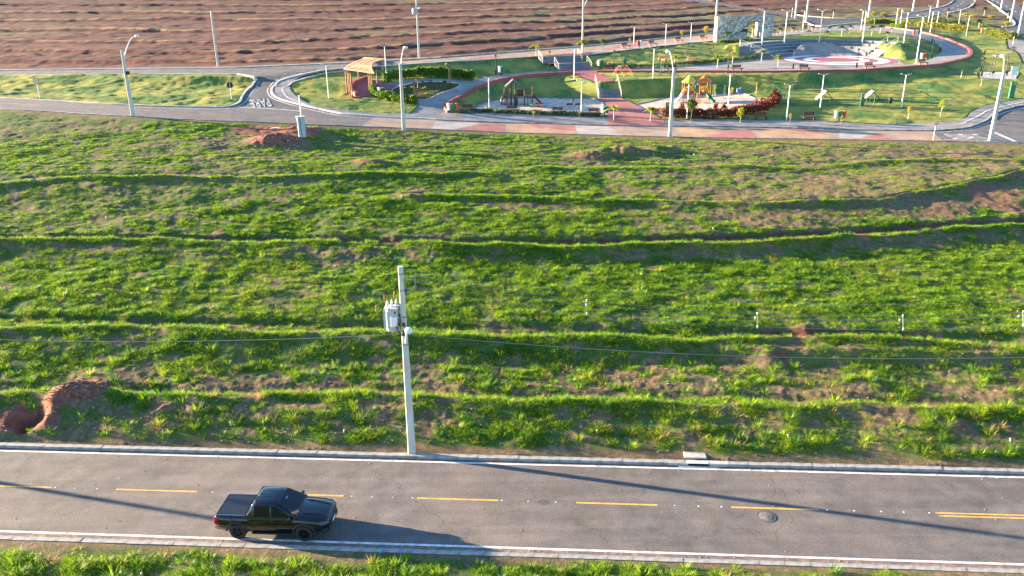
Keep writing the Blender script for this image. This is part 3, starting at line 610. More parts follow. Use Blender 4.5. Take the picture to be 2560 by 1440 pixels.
def scatter(name, protos, pts, rot, scl, idx, kind='stuff'):
    me = bpy.data.meshes.new(name); me.vertices.add(len(pts)); me.vertices.foreach_set('co', pts.astype(np.float32).ravel())
    for n, dt, ar in (('rz', 'FLOAT', rot), ('sc', 'FLOAT', scl)):
        a = me.attributes.new(n, dt, 'POINT'); a.data.foreach_set('value', ar.astype(np.float32))
    a = me.attributes.new('ix', 'INT', 'POINT'); a.data.foreach_set('value', idx.astype(np.int32))
    o = bpy.data.objects.new(name, me); link(o); tag(o, kind=kind)
    pc = bpy.data.collections.new(name+'_source')
    for p in protos:
        for c_ in list(p.users_collection): c_.objects.unlink(p)
        pc.objects.link(p)
    ng = bpy.data.node_groups.new(name, 'GeometryNodeTree'); ng.interface.new_socket('Geometry', in_out='INPUT', socket_type='NodeSocketGeometry'); ng.interface.new_socket('Geometry', in_out='OUTPUT', socket_type='NodeSocketGeometry')
    n = ng.nodes; l = ng.links; gi = n.new('NodeGroupInput'); go = n.new('NodeGroupOutput'); ip = n.new('GeometryNodeInstanceOnPoints'); ci = n.new('GeometryNodeCollectionInfo')
    ci.inputs[0].default_value = pc; ci.inputs['Separate Children'].default_value = True; ci.inputs['Reset Children'].default_value = True
    def na(nm, t): x = n.new('GeometryNodeInputNamedAttribute'); x.data_type = t; x.inputs[0].default_value = nm; return [q_ for q_ in x.outputs if q_.enabled][0]
    cx = n.new('ShaderNodeCombineXYZ'); l.new(na('rz', 'FLOAT'), cx.inputs[2]); er = n.new('FunctionNodeEulerToRotation'); l.new(cx.outputs[0], er.inputs[0])
    l.new(gi.outputs[0], ip.inputs['Points']); l.new(ci.outputs[0], ip.inputs['Instance']); ip.inputs['Pick Instance'].default_value = True
    l.new(na('ix', 'INT'), ip.inputs['Instance Index']); l.new(er.outputs[0], ip.inputs['Rotation']); l.new(na('sc', 'FLOAT'), ip.inputs['Scale']); l.new(ip.outputs[0], go.inputs[0])
    md = o.modifiers.new('scatter', 'NODES'); md.node_group = ng; return o
rs = np.random.RandomState(3)
def place(n, D0, D1, thr, pw=1.0):
    D = np.sqrt(rs.rand(n)*(D1*D1-D0*D0)+D0*D0); P = (rs.rand(n)-.5)*2*R(37.5)
    i = np.clip(np.searchsorted(Ds, D)-1, 0, rows-2); j = np.clip(np.searchsorted(phs, P)-1, 0, cols-2)
    c_ = gcov[i, j]; k = (c_ > thr) & (rs.rand(n) < np.clip((c_-thr)*2.4, .05, 1)**pw); D, P, i, j = D[k], P[k], i[k], j[k]
    return np.stack([np.sin(P)*D, np.cos(P)*D, Z[i, j]-.01], -1), gcov[i, j], dry[i, j], CR_[i, j]
def kerbclear(p, r_=.12):
    v = (p[:, 1]-31.03)*RC-p[:, 0]*RS; return (v > 3.58+r_) | (v < -3.95-r_)
gt = [tuft('tussock', 34, .17+.03*i, .032, .50, 'grass_blade', i, 1.15) for i in range(3)]+[tuft('tussock', 30, .30, .030, .36, 'grass_blade', 5, .85), tuft('tussock', 26, .17, .026, .45, 'grass_dry', 7, 1.0), tuft('tussock', 14, .16, .02, .25, 'grass_dry', 8, 1.1)]
for (nm, D0, D1, n, s0, s1) in (('verge_grass', 23, 38, 60000, .5, 1.1), ('field_grass', 32.5, 101, 330000, .36, 1.02)):
    pts, cc, dr, cr = place(n, D0, D1, .38)
    vv = (pts[:, 1]-31.03)*RC-pts[:, 0]*RS; q_ = vv < 0 if nm[0] == 'v' else vv > 0; pts, cc, dr, cr = pts[q_], cc[q_], dr[q_], cr[q_]
    k = kerbclear(pts); k &= (vn(pts[:, 0]*1.5, pts[:, 1]*1.8, 40) > .60-.42*np.clip((cc-.45)*1.3, 0, 1)-.3*np.minimum(cr, 1)); k &= ~((base(pts[:, 0], pts[:, 1], True)[1] > 19.93)); pts, cc, dr, cr = pts[k], cc[k], dr[k], cr[k]
    D_ = np.hypot(pts[:, 0], pts[:, 1]); sc_ = (s0+(s1-s0)*rs.rand(len(pts)))*(.72+.4*cc+.3*np.minimum(cr, 1))*(1+.0*D_)
    sc_ *= np.where(D_ > 72, .7, .9)
    isd = rs.rand(len(pts)) < .06+dr*.7; ix = np.where(isd, rs.randint(4, 6, len(pts)), rs.randint(0, 4, len(pts)))
    scatter(nm, gt if nm[0] == 'v' else [g.copy() for g in gt], pts, rs.rand(len(pts))*6.283, sc_, ix); print(nm, len(pts))
# sparse tall tussocks on bare soil
bt = [tuft('tall_tussock', 40, .48, .03, .3, 'grass_blade', 20, .75, 3), tuft('tall_tussock', 34, .42, .03, .34, 'grass_blade', 21, .95, 3), tuft('tall_tussock', 26, .38, .024, .3, 'grass_dry', 22, .9, 3)]
pts, cc, dr, cr = place(9000, 23, 62, .16, 1); kk = base(pts[:, 0], pts[:, 1], True)[1]; k = kerbclear(pts, .25) & (rs.rand(len(pts)) < np.where(kk < 9, .5, .10)) & (kk < 19.9); pts = pts[k]
scatter('tall_weeds', bt, pts, rs.rand(len(pts))*6.283, .6+.6*rs.rand(len(pts)), rs.randint(0, 3, len(pts)))
# dead stems and litter on the soil
dl = [tuft('dead_stems', 10, .10, .012, .35, 'grass_dry', 30+i, 1.6, 1) for i in range(3)]
n = 80000; D = np.sqrt(rs.rand(n)*(75**2-23**2)+23**2); P = (rs.rand(n)-.5)*2*R(37.5); i = np.searchsorted(Ds, D)-1; j = np.searchsorted(phs, P)-1
k = (field+verge)[i, j] > .5; k &= (gcov[i, j] < .5) & ~roadband[i, j] & (RED[i, j] < .3); pts = np.stack([np.sin(P)*D, np.cos(P)*D, Z[i, j]], -1)[k]; pts = pts[kerbclear(pts, .1)]
scatter('dry_litter', dl, pts, rs.rand(len(pts))*6.283, .6+.8*rs.rand(len(pts)), rs.randint(0, 3, len(pts)))
# ------------------------------------------------------------------ near road
def strip(name, u0, u1, v0, v1, z, m, parent=None, n=None):
    n = n or max(1, int((u1-u0)/2)); mb = MB(); V = []
    for i in range(n+1): u = u0+(u1-u0)*i/n; V += [rv(u, v0, z), rv(u, v1, z)]
    mb.add(V, [(2*i, 2*i+2, 2*i+3, 2*i+1) for i in range(n)]); return mb.build(name, m, parent)
road = strip('road', -75, 75, -3.62, 3.22, 0, 'asphalt_near'); tag(road, kind='structure')
for vo_, vi_ in ((3.22, 3.03), (-3.62, -3.36)):
    V = []; n_ = 500
    for i in range(n_+1): u = -45+90*i/n_; k = .13*(float(vn(np.array(u*.9), np.array(vo_), 8))-.5)+.07*rnd.random(); V += [rv(u, vo_, .004), rv(u, vi_+(-k if vo_ > 0 else k), .004)]
    MB().add(V, [(2*i, 2*i+2, 2*i+3, 2*i+1) if vo_ < 0 else (2*i, 2*i+1, 2*i+3, 2*i+2) for i in range(n_)]).build('gutter', 'gutter_dirt', road)
strip('edge_line', -75, 75, 2.90, 3.02, .005, 'white_paint', road); strip('edge_line', -75, 75, -3.30, -3.17, .005, 'white_paint', road)
def uof(px, py): p = at(px, py, 0); return p.x*RC+(p.y-31.03)*RS
for a, b in ((-60, 104), (285, 482), (665, 857), (1047, 1247), (1440, 1641), (1816, 2033)):
    strip('centre_dash', uof(a, 1230), uof(b, 1245), -.055, .055, .005, 'yellow_paint', road)
strip('centre_line', uof(2340, 1285), 75, -.03, .07, .005, 'yellow_paint', road); strip('centre_line', uof(2350, 1292), 75, -.24, -.14, .005, 'yellow_paint', road)
mk = MB()
for px_ in (56, 117, 169, 227, 280, 525, 880, 931, 983, 1033, 1256, 1322, 1390, 1682, 1740, 1796, 2051, 2116, 2180, 2234, 2295):
    p = rv(uof(px_, 1240), 0, .005); mk.lathe([(.001, .006), (.035, .004), (.045, 0)], p, 7)
mk.build('road_stud', 'white_paint', road)['kind'] = 'stuff'
# a seam and dark patches in the asphalt, small pebbles
for (px_, py_, l_, w_) in ((1358, 1256, .3, .22), (300, 1303, .16, .06), (318, 1303, .08, .05)):
    p = at(px_, py_, .003); mb = MB(); mb.add([(p.x+math.cos(t)*l_*(.8+.3*rnd.random()), p.y+math.sin(t)*w_*(.8+.4*rnd.random()), .003) for t in np.linspace(0, 5.9, 11)], [tuple(range(11))]); mb.build('road_stain', 'asphalt_dark', road)
pb = MB()
for i in range(260):
    u = rnd.uniform(-28, 28); v = rnd.choice([rnd.uniform(-3.1, 2.9), rnd.uniform(2.7, 3.2), rnd.uniform(-3.5, -3.2)]); s_ = rnd.uniform(.012, .035); p = rv(u, v, .004)
    pb.lathe([(.001, s_*.7), (s_*.8, s_*.5), (s_, 0)], p, 5)
tag(pb.build('loose_gravel', 'rubble'), kind='stuff')
def kerb_row(name, v0, v1, h, u0, u1, skip=()):
    root = bpy.data.objects.new(name, None); link(root); tag(root, kind='structure'); L_ = 1.0; mesh = {}
    for k in range(4):
        mb = MB(); wv = v1-v0; r_ = .035; x0, x1 = -L_/2+.006, L_/2-.006; hh = h-[0, .004, .008, .003][k]
        prof = [(0, -.1), (0, hh-.03), (.03, hh), (wv, hh), (wv, -.1)] if v1 > 0 else [(0, -.1), (0, hh), (wv-.03, hh), (wv, hh-.03), (wv, -.1)]
        V = [(x, p_[0], p_[1]) for x in (x0, x1) for p_ in prof]; n = len(prof)
        mb.add(V, [(i, i+1, n+i+1, n+i) for i in range(n-1)]+[tuple(range(n))[::-1], tuple(range(n, 2*n))]); o = mb.build('kerb_stone', 'concrete_kerb', root); mesh[k] = o.data; COL.objects.unlink(o); bpy.data.objects.remove(o)
    u = u0
    while u < u1:
        if not any(a < u < b for a, b in skip):
            o = bpy.data.objects.new('kerb_stone', mesh[rnd.randrange(4)]); link(o, root); p = rv(u+.5, v0+rnd.uniform(-.008, .008), rnd.uniform(-.006, .004)); o.location = p; o.rotation_euler = (rnd.uniform(-.02, .02), 0, RA+rnd.uniform(-.006, .006))
        u += L_
ug = uof(1745, 1160)
kerb_row('kerb', 3.2, 3.5, .15, -36, 36, ((ug-1.5, ug+.6),))
kerb_row('kerb', -3.9, -3.62, .13, -36, 36)
# storm drain with its inlet opening
dr = thing('storm_drain', rv(ug, 3.2, 0), 'concrete storm drain inlet with dark slot cut in the far kerb', 'storm drain', rz=RA)
mb = MB(); mb.box((-.75, .15, .07), (.5, .3, .15)); mb.box((.98, .15, .07), (.96, .3, .15)); mb.box((-1.15, .15, .07), (.5, .3, .15)); mb.box((0, .2, .075), (1.0, .2, .15)); mb.box((0, .05, .14), (1.0, .12, .03)); mb.box((0, -.08, .012), (1.9, .16, .03)); mb.build('inlet_kerb', 'concrete_light', dr, .02)
MB().box((0, .1, .06), (.98, .012, .1)).build('slot', 'hole_black', dr)
MB().box((-.1, .72, .19), (1.05, .62, .07)).build('cover_slab', 'concrete_light', dr, .01)
mh = thing('manhole', at(1916, 1291, .004), 'round iron manhole cover set in the road near the yellow dashes', 'manhole')
MB().lathe([(.33, .004), (.40, .012), (.43, .004), (.44, 0)], n=36).build('ring', 'asphalt_dark', mh); MB().lathe([(.001, .02), (.28, .018), (.33, .004)], n=36).build('cover', 'manhole_iron', mh)
# driveway drop at the near kerb
# ------------------------------------------------------------------ far streets, pavers and pavements
far_road = sheet('road', region_as, 'asphalt_far', .0, [island], 1.2)
sheet('road', junction, 'asphalt_far', .0, step=1.5); sheet('road', road_a, 'asphalt_dark', .03, step=2.5); sheet('road', road_b, 'asphalt_dark', .03, step=2.5)
st_f = sheet('paved_street', pav_front_poly, 'paver_tan', .004, step=1.2); st_b = sheet('paved_street', pav_back_poly, 'paver_tan', .004, step=1.2)
for pts, m in (([(1135, 325), (1210, 310.5), (1262, 311), (1261, 330)], 'paver_pink'), ([(1090, 303), (1205, 309), (1130, 325), (1078, 324)], 'paver_sand'), ([(1313, 310.5), (1436, 314), (1438, 327), (1353, 322)], 'paver_pink'), ([(1266, 311), (1310, 311), (1437, 330), (1437, 336), (1266, 331)], 'paver_orange'),
               ([(1438, 314), (1522, 316.5), (1560, 338), (1445, 336)], 'paver_sand'), ([(1690, 319), (1816, 321), (1753, 343), (1707, 342)], 'paver_orange'), ([(1812, 329), (1875, 324), (1894, 345), (1762, 344)], 'paver_pink'), ([(1900, 327), (1960, 323), (2060, 337), (2085, 347.5), (1900, 345)], 'paver_orange'),
               ([(1964, 323), (2047, 326), (2068, 336), (2010, 334)], 'paver_pink'), ([(2157, 347), (2195, 334), (2232, 349)], 'paver_pink'), ([(2100, 327.5), (2190, 331), (2150, 346), (2095, 346)], 'paver_sand'), ([(1540, 318), (1680, 320), (1700, 341), (1600, 339)], 'paver_tan')):
    sheet('paver_patch', GP(pts), m, .009, step=1.2, parent=st_f)
for pts, m in (([(1052, 158), (1062, 152), (1085, 151.5), (1070, 158)], 'paver_pink'), ([(1142, 152), (1190, 143.5), (1258, 139), (1230, 148)], 'paver_pink'), ([(1300, 143), (1345, 128), (1430, 120), (1400, 137)], 'paver_orange'), ([(1480, 131), (1560, 110), (1640, 104), (1600, 116)], 'paver_pink'), ([(1660, 107), (1720, 92), (1770, 87), (1760, 97)], 'paver_orange')):
    sheet('paver_patch', GP(pts), m, .009, step=1.2, parent=st_b)
sheet('pavement', side_west, 'paver_grey', .10, step=1.0); sheet('pavement', side_front, 'paver_grey', .10, step=1.2); sheet('pavement', side_back, 'paver_sand', .10, step=1.2); sheet('pavement', walk_r, 'paver_grey', .04, step=1.5)
ribbon(kerb_west, .32, .13, 'concrete_light', 'kerb'); ribbon(front_k, .3, .12, 'concrete_kerb', 'kerb')
ribbon(island[2:], .3, .12, 'concrete_light', 'kerb'); ribbon(GP([(-240, 235), (0, 245)]), .3, .12, 'concrete_light', 'kerb'); ribbon(back_near, .25, .12, 'concrete_light', 'kerb')
ribbon(back_far[::-1], .45, .12, 'concrete_light', 'kerb'); ribbon(back_far2, .35, .12, 'concrete_kerb', 'kerb'); ribbon(near_edge, .14, .06, 'concrete_kerb', 'kerb')
tact = sm([(880, 176), (800, 186), (750, 200), (722, 214), (706, 222), (712, 236), (722, 246), (760, 261), (800, 272), (870, 283), (960, 290), (1040, 292)], 3)
ribbon(tact, .22, .112, 'concrete_light', 'guide_strip'); ribbon(sm([(2170, 318), (2300, 318), (2400, 312), (2418, 304), (2450, 290), (2475, 276), (2560, 256)], 3), .22, .112, 'concrete_light', 'guide_strip')
white_l = [p+Vector((0, 0)) for p in sm([(1000, 298), (930, 295), (850, 289), (790, 277), (728, 262), (690, 249), (672, 237), (670, 221), (684, 205), (715, 193), (755, 183)], 4)]
ribbon(white_l, .12, .008, 'white_paint', 'edge_line'); ribbon(sm([(2330, 331), (2400, 326), (2440, 318), (2475, 304), (2492, 290), (2525, 277), (2600, 262)], 4), .12, .008, 'white_paint', 'edge_line')
ribbon(sm([(330, 268), (530, 272), (584, 268), (612, 256), (622, 242), (632, 228), (645, 212), (644, 202), (628, 190)], 4), .12, .008, 'white_paint', 'edge_line')
ribbon(sm([(600, 268), (680, 272), (752, 278)], 3), .25, .008, 'white_paint', 'stop_line'); ribbon(sm([(-40, 270), (0, 271.5), (330, 291)], 3), .10, .05, 'white_paint', 'edge_line')
for a, b in (((-30, 255), (20, 258)), ((-0, 258), (100, 263)), ((180, 266), (260, 270)), ((340, 275), (415, 279)), ((498, 284), (580, 287.5)), ((718, 295), (783, 298))):
    if a[0] >= 0: ribbon(GP([a, b]), .11, .008, 'yellow_paint', 'centre_dash')
ribbon(GP([(2487, 331), (2540, 354)]), .35, .008, 'white_paint', 'stop_line'); ribbon(GP([(2360, 349), (2470, 351), (2560, 354.5)]), .12, .008, 'white_paint', 'edge_line')
g = thing('road_marking', GZ(650, 257), 'upside down white stop word painted on the street mouth beside the park', 'road marking'); g.location.z = bz(g.location.x, g.location.y)+.012
def ground_text(body, size, root, sx, sy, dx, dy):
    p = root.location; e = .5; gx = bz(p.x+e, p.y)-bz(p.x-e, p.y); gy = bz(p.x, p.y+e)-bz(p.x, p.y-e); nrm = Vector((-gx, -gy, 1)).normalized()
    xx = Vector((dx, dy, dx*gx+dy*gy)).normalized(); yy = nrm.cross(xx); o = text(body, size, 'white_paint', 'letters', root, (0, 0, 0), (0, 0, 0), .0015)
    o.matrix_basis = Matrix(((xx.x*sx, yy.x*sy, nrm.x, 0), (xx.y*sx, yy.y*sy, nrm.y, 0), (xx.z*sx, yy.z*sy, nrm.z, .015), (0, 0, 0, 1)))
ground_text('PARE', 1.0, g, 1.1, 5.2, -.93, -.37)
g = thing('road_marking', GZ(2418, 342), 'sideways white stop word painted at the right junction by tall lamp pole', 'road marking'); g.location.z = bz(g.location.x, g.location.y)+.012
ground_text('PARE', 1.0, g, 1.1, 5.6, 0, 1)
# centre dashes of the upper roads
def dashes(l, m='white_paint', nm='centre_dash', wd=.14):
    P = dens(sm(l, 4), .5, False)
    for i in range(0, len(P)-6, 12): ribbon([P[i], P[i+5]], wd, .01, m, nm, off=.03)
dashes([(2100, 54), (2200, 49), (2290, 39), (2370, 24), (2405, 8), (2408, -5)]); dashes([(2450, -8), (2500, 8), (2540, 30), (2600, 58)])
ribbon(sm([(2432, -10), (2437, 4), (2407, 25), (2288, 44.5), (2171, 55.5), (2100, 61.5), (2062, 66), (2034, 64), (2004, 51)], 4), .4, .16, 'concrete_light', 'kerb'); ribbon(sm([(2455, -4), (2487, 14), (2519, 40), (2535, 56), (2532, 65), (2505, 68)], 4), .4, .16, 'concrete_light', 'kerb')
ribbon(sm([(2384, 2), (2356, 17), (2264, 34), (2160, 46), (2100, 46), (2007, 40), (1960, 32)], 4), .3, .16, 'concrete_light', 'kerb')
# ------------------------------------------------------------------ park floors
sheet('pink_terrace', pink_floor, 'red_floor', .03, step=.8); sheet('path', path_w, 'paver_grey', .02, [bed], step=.9); sheet('path', pink_mid, 'red_floor', .03, step=.6)
region_low = sheet('path', pink_low, 'paver_pink', .125, step=.9); sheet('path', pink_top, 'paver_pink', .125, step=.8)
sheet('sand_pit', sand1, 'sand', .03, step=.9); sheet('sand_pit', sand2, 'sand', .03, step=.9); sheet('plaza', plaza, 'paver_grey', .03, step=1.2); sheet('gym_slab', gym, 'concrete_light', .06, step=1)
ribbon(sm([(1191, 268), (1218, 256), (1258, 247), (1353, 245), (1417, 247), (1492, 249), (1512, 271)], 4), .2, .16, 'step_grey', 'kerb'); ribbon(sm([(1590, 262), (1627, 254), (1690, 240), (1774, 236), (1859, 235), (1880, 243), (1903, 251)], 4), .2, .1, 'step_grey', 'kerb')
ribbon(bed+[bed[0]], .12, .07, 'concrete_light', 'kerb')
tag(ribbon(sm([(1431, 184), (1332, 191), (1279, 198), (1227, 211), (1177, 231), (1127, 258), (1113, 271), (1121, 283)], 6), .35, .42, 'red_wall', 'low_wall', kind=None), 'low curved red wall along the grey path above the wooden playground', 'wall')
tag(ribbon(red_line, .45, .30, 'red_wall', 'low_wall', kind=None), 'long low red wall edging the plaza and its rounded right end', 'wall')
tag(ribbon(sm([(892, 241), (881, 234), (879, 222), (892, 208), (918, 198)], 6), .5, .5, 'red_wall', 'curved_bench', kind=None), 'curved red masonry bench under the timber pergola', 'bench')
# plaza circle
disc = bpy.data.objects.new('plaza_circle', None); link(disc); disc.location = (CC.x, CC.y, CZ+.035); tag(disc, kind='structure')
for i, (r1, r2, m) in enumerate(((9.2, 8.1, 'red_floor'), (8.1, 6.45, 'white_floor'), (6.45, 5.1, 'red_floor'), (5.1, 3.75, 'white_floor'), (3.75, .01, 'red_floor'))):
    MB().lathe([(r1, 0), (r2, 0)], (0, 0, .004*0), 72).build('ring', m, disc)
MB().lathe([(9.75, -.01), (9.2, -.008)], (0, 0, 0), 72).build('ring', 'paver_grey', disc)
# tiers of the small arena
ar = thing('arena_steps', (CC.x, CC.y, CZ), 'grey curved seating tiers around the red and white circle', 'amphitheatre')
for t in range(5):
    r1 = 9.8+1.12*t; h = .42*(t+1); a0, a1 = 156-t*.8, 41-t*.8; n = 44; V = []
    for i in range(n+1):
        a = R(a0+(a1-a0)*i/n); cs, sn = math.cos(a), math.sin(a)
        for r_, z_ in ((r1, -.2), (r1, h-.09), (r1-.05, h-.09), (r1-.05, h), (r1+1.3, h), (r1+1.3, -.2)): V.append((r_*cs, r_*sn, z_))
    mb = MB(); mb.add(V, [(i*6+j, i*6+j+1, i*6+j+7, i*6+j+6) for i in range(n) for j in range(5)]+[tuple(range(6))[::-1], tuple(range(n*6, n*6+6))]); mb.build('tier', 'tier_grey', ar)
    TV = []
    for i in range(n+1): a = R(a0+(a1-a0)*i/n); TV += [((r1-.05)*math.cos(a), (r1-.05)*math.sin(a), h+.004), ((r1+.5)*math.cos(a), (r1+.5)*math.sin(a), h+.004)]
    MB().add(TV, [(2*i, 2*i+2, 2*i+3, 2*i+1) for i in range(n)]).build('lit_tread', 'concrete_light', ar)  # pale band paints the sunlit tread fronts against the dark risers
def railing(root, pts, h=.95, m='white_metal', bars=2, r_=.022, post=1.7):
    P = dens([Vector(p) for p in pts], post, False)
    for p in P: MB().tube([p, p+Vector((0, 0, h))], r_, 6).build('post', m, root)
    for b in range(bars): z_ = h*(1-b/(bars+.3)); MB().tube([Vector(p)+Vector((0, 0, z_)) for p in pts], r_ if b == 0 else r_*.6, 6).build('handrail' if b == 0 else 'rail', m, root)
def stairs(name, B0, B1, T0, T1, n, label, m='step_grey', rails=(), rm='white_metal'):
    """B0,B1 bottom left/right; T0,T1 top left/right"""
    root = thing(name, (0, 0, 0), label, 'stairs')
    for i in range(n):
        a, b = i/n, (i+1)/n; p0, p1 = B0.lerp(T0, a), B1.lerp(T1, a); q0, q1 = B0.lerp(T0, b), B1.lerp(T1, b); zt = B0.z+(T0.z-B0.z)*(i+1)/n; zb = B0.z-.3
        V = [(p0.x, p0.y, zb), (p1.x, p1.y, zb), (q1.x, q1.y, zb), (q0.x, q0.y, zb), (p0.x, p0.y, zt), (p1.x, p1.y, zt), (q1.x, q1.y, zt), (q0.x, q0.y, zt)]
        MB().add(V, [(0, 3, 2, 1), (4, 5, 6, 7), (0, 1, 5, 4), (1, 2, 6, 5), (2, 3, 7, 6), (3, 0, 4, 7)]).build('step', m, root)
        MB().add([(p0.x, p0.y, zt+.004), (p1.x, p1.y, zt+.004), (p1.x+(q1.x-p1.x)*.22, p1.y+(q1.y-p1.y)*.22, zt+.004), (p0.x+(q0.x-p0.x)*.22, p0.y+(q0.y-p0.y)*.22, zt+.004)], [(0, 1, 2, 3)]).build('nosing', 'concrete_light', root)
    for (b, t) in ((B0, T0), (B1, T1)): railing(root, [b, t], .95, rm)
    return root
def flight(name, bl_, br_, run, rise, n, label, **k):
    a, b = G(*bl_), G(*br_); d = (b-a); d.z = 0; nn = Vector((-d.y, d.x, 0)).normalized()*run; z0 = (a.z+b.z)/2+.02
    A, B_ = Vector((a.x, a.y, z0)), Vector((b.x, b.y, z0)); return stairs(name, A, B_, A+nn+Vector((0, 0, rise)), B_+nn+Vector((0, 0, rise)), n, label, **k)
lowf = flight('stairs', (1497, 247), (1553, 246), 3.3, 1.9, 11, 'lower flight of grey steps with white railings between the two playgrounds')
u1 = flight('stairs', (1397, 177), (1479, 172), 1.9, .85, 5, 'upper grey steps, nearer flight rising from the pink path')
a = u1; p0 = G(1397, 177); p1 = G(1479, 172); dd_ = Vector((p1.x-p0.x, p1.y-p0.y, 0)); nn = Vector((-dd_.y, dd_.x, 0)).normalized(); zb = (p0.z+p1.z)/2+.87
A2 = Vector((p0.x, p0.y, zb))+nn*3.0-dd_*.28; B2 = Vector((p1.x, p1.y, zb))+nn*3.0-dd_*.06
MB().add([Vector((p0.x, p0.y, zb))+nn*1.9-dd_*.05, Vector((p1.x, p1.y, zb))+nn*1.9, B2, A2], [(0, 1, 2, 3)]).build('landing', 'paver_pink', u1)
stairs('stairs', A2, B2, A2+nn*1.9+Vector((0, 0, .85)), B2+nn*1.9+Vector((0, 0, .85)), 5, 'upper grey steps, farther flight reaching the back street')
p0 = G(1958, 141); p1 = G(1912, 148)
pa = Vector((CC.x+10*math.cos(R(158)), CC.y+10*math.sin(R(158)), CZ)); pb_ = Vector((CC.x+10*math.cos(R(168)), CC.y+10*math.sin(R(168)), CZ)); o1 = Vector((math.cos(R(158)), math.sin(R(158)), 0))*5.4; o2 = Vector((math.cos(R(166)), math.sin(R(166)), 0))*5.4
stairs('stairs', pb_, pa, pb_+o2+Vector((0, 0, 2.0)), pa+o1+Vector((0, 0, 2.0)), 12, 'blue grey steps with twin white railings beside the seating tiers')
pa = Vector((CC.x+10*math.cos(R(39)), CC.y+10*math.sin(R(39)), CZ)); pb_ = Vector((CC.x+10*math.cos(R(28)), CC.y+10*math.sin(R(28)), CZ)); o1 = Vector((math.cos(R(36)), math.sin(R(36)), 0))*5.4; o2 = o1.copy()
stairs('stairs', pa, pb_, pa+o1+Vector((0, 0, 2.0)), pb_+o2+Vector((0, 0, 2.0)), 12, 'pale cream steps at the right end of the seating tiers', m='cream_wall')
# ------------------------------------------------------------------ pick-up truck
TL = dict(u=-10.0, v=-2.36)
truck = thing('pickup_truck', rv(TL['u'], TL['v'], .0), 'black double cab pickup truck on the near lane', 'pickup truck', rz=RA); truck.scale = (.95, .95, .95)
def hw(x):          # half width of the body along its length
    if x > 2.0: t = (x-2.0)/.53; return .935-.16*t*t-.06*t
    if x < -2.2: t = (-2.2-x)/.3; return .935-.05*t*t
    return .935
def zsh(x):         # shoulder height
    return 1.10 if x < .9 else 1.10-.13*((x-.9)/1.6)**1.6
def ztop(x):
    if x < -1.02: return 1.14
    return 1.15 if x < .9 else 1.19-.17*((x-.9)/1.6)**2.0
xs = [-2.5, -2.46, -2.3, -2.0, -1.75, -1.47, -1.2, -1.04, -.6, 0, .5, .85, .95, 1.2, 1.5, 1.8, 2.05, 2.25, 2.4, 2.49, 2.53]
V = []; prof_n = 0
for x in xs:
    w_ = hw(x); s_ = zsh(x); t_ = ztop(x); e = 1.0
    if x == xs[0] or x == xs[-1]: e = .97
    zb = .34 if abs(x) < 2.1 else .34+(abs(x)-2.1)*.35
    prof = [(0, zb), (w_*.8, zb), (w_*.95, zb+.06), (w_*.99, zb+.22), (w_, .72), (w_*.985, .9), (w_*.955, s_-.03), (w_*.90, s_+.015), (w_*.55, t_-.015), (0, t_)]
    if x > 2.45: k = (x-2.45)/.08; prof = [(y, z-(.06*k if z > .9 else 0)) for y, z in prof]
    full = [(y*e, z) for y, z in prof]+[(-y*e, z) for y, z in prof[-2:0:-1]]
    prof_n = len(full); V += [(x, y, z) for y, z in full]
mb = MB(); n = prof_n
mb.add(V, [(i*n+j, (i+1)*n+j, (i+1)*n+(j+1) % n, i*n+(j+1) % n) for i in range(len(xs)-1) for j in range(n)]+[tuple(range(n)), tuple(range((len(xs)-1)*n, len(xs)*n))[::-1]], True)
body = mb.build('body', 'car_paint', truck)
WX = (-1.52, 1.47); WR = .385; WY = .845
cut = MB()
for x in WX:
    for s in (-1, 1): cut.lathe([(.001, -.2), (WR+.075, -.2), (WR+.075, .3), (.001, .3)], (x, s*.85, WR+.01), 28, 'Y', False)
cu = cut.build('cutter', 'car_trim'); bo = body.modifiers.new('b', 'BOOLEAN'); 
bmt = bmesh.new(); bmt.from_mesh(cu.data); bmesh.ops.remove_doubles(bmt, verts=bmt.verts, dist=.002); bmesh.ops.recalc_face_normals(bmt, faces=bmt.faces); bmt.to_mesh(cu.data); bmt.free()
bmt = bmesh.new(); bmt.from_mesh(body.data); bmesh.ops.recalc_face_normals(bmt, faces=bmt.faces); bmt.to_mesh(body.data); bmt.free()
bo.object = cu; bo.operation = 'DIFFERENCE'; bo.solver = 'EXACT'
bpy.context.view_layer.update(); nm_ = bpy.data.meshes.new_from_object(body.evaluated_get(bpy.context.evaluated_depsgraph_get())); body.modifiers.clear(); body.data = nm_; bpy.data.objects.remove(cu)
body.data.materials.clear(); body.data.materials.append(M['car_paint'])
# cab
cs = [(-1.06, 1.12, .86), (-.98, 1.42, .77), (-.90, 1.66, .68), (-.80, 1.735, .63), (-.4, 1.765, .625), (.0, 1.76, .62), (.25, 1.73, .62), (.42, 1.665, .635), (.75, 1.43, .73), (1.12, 1.16, .84)]
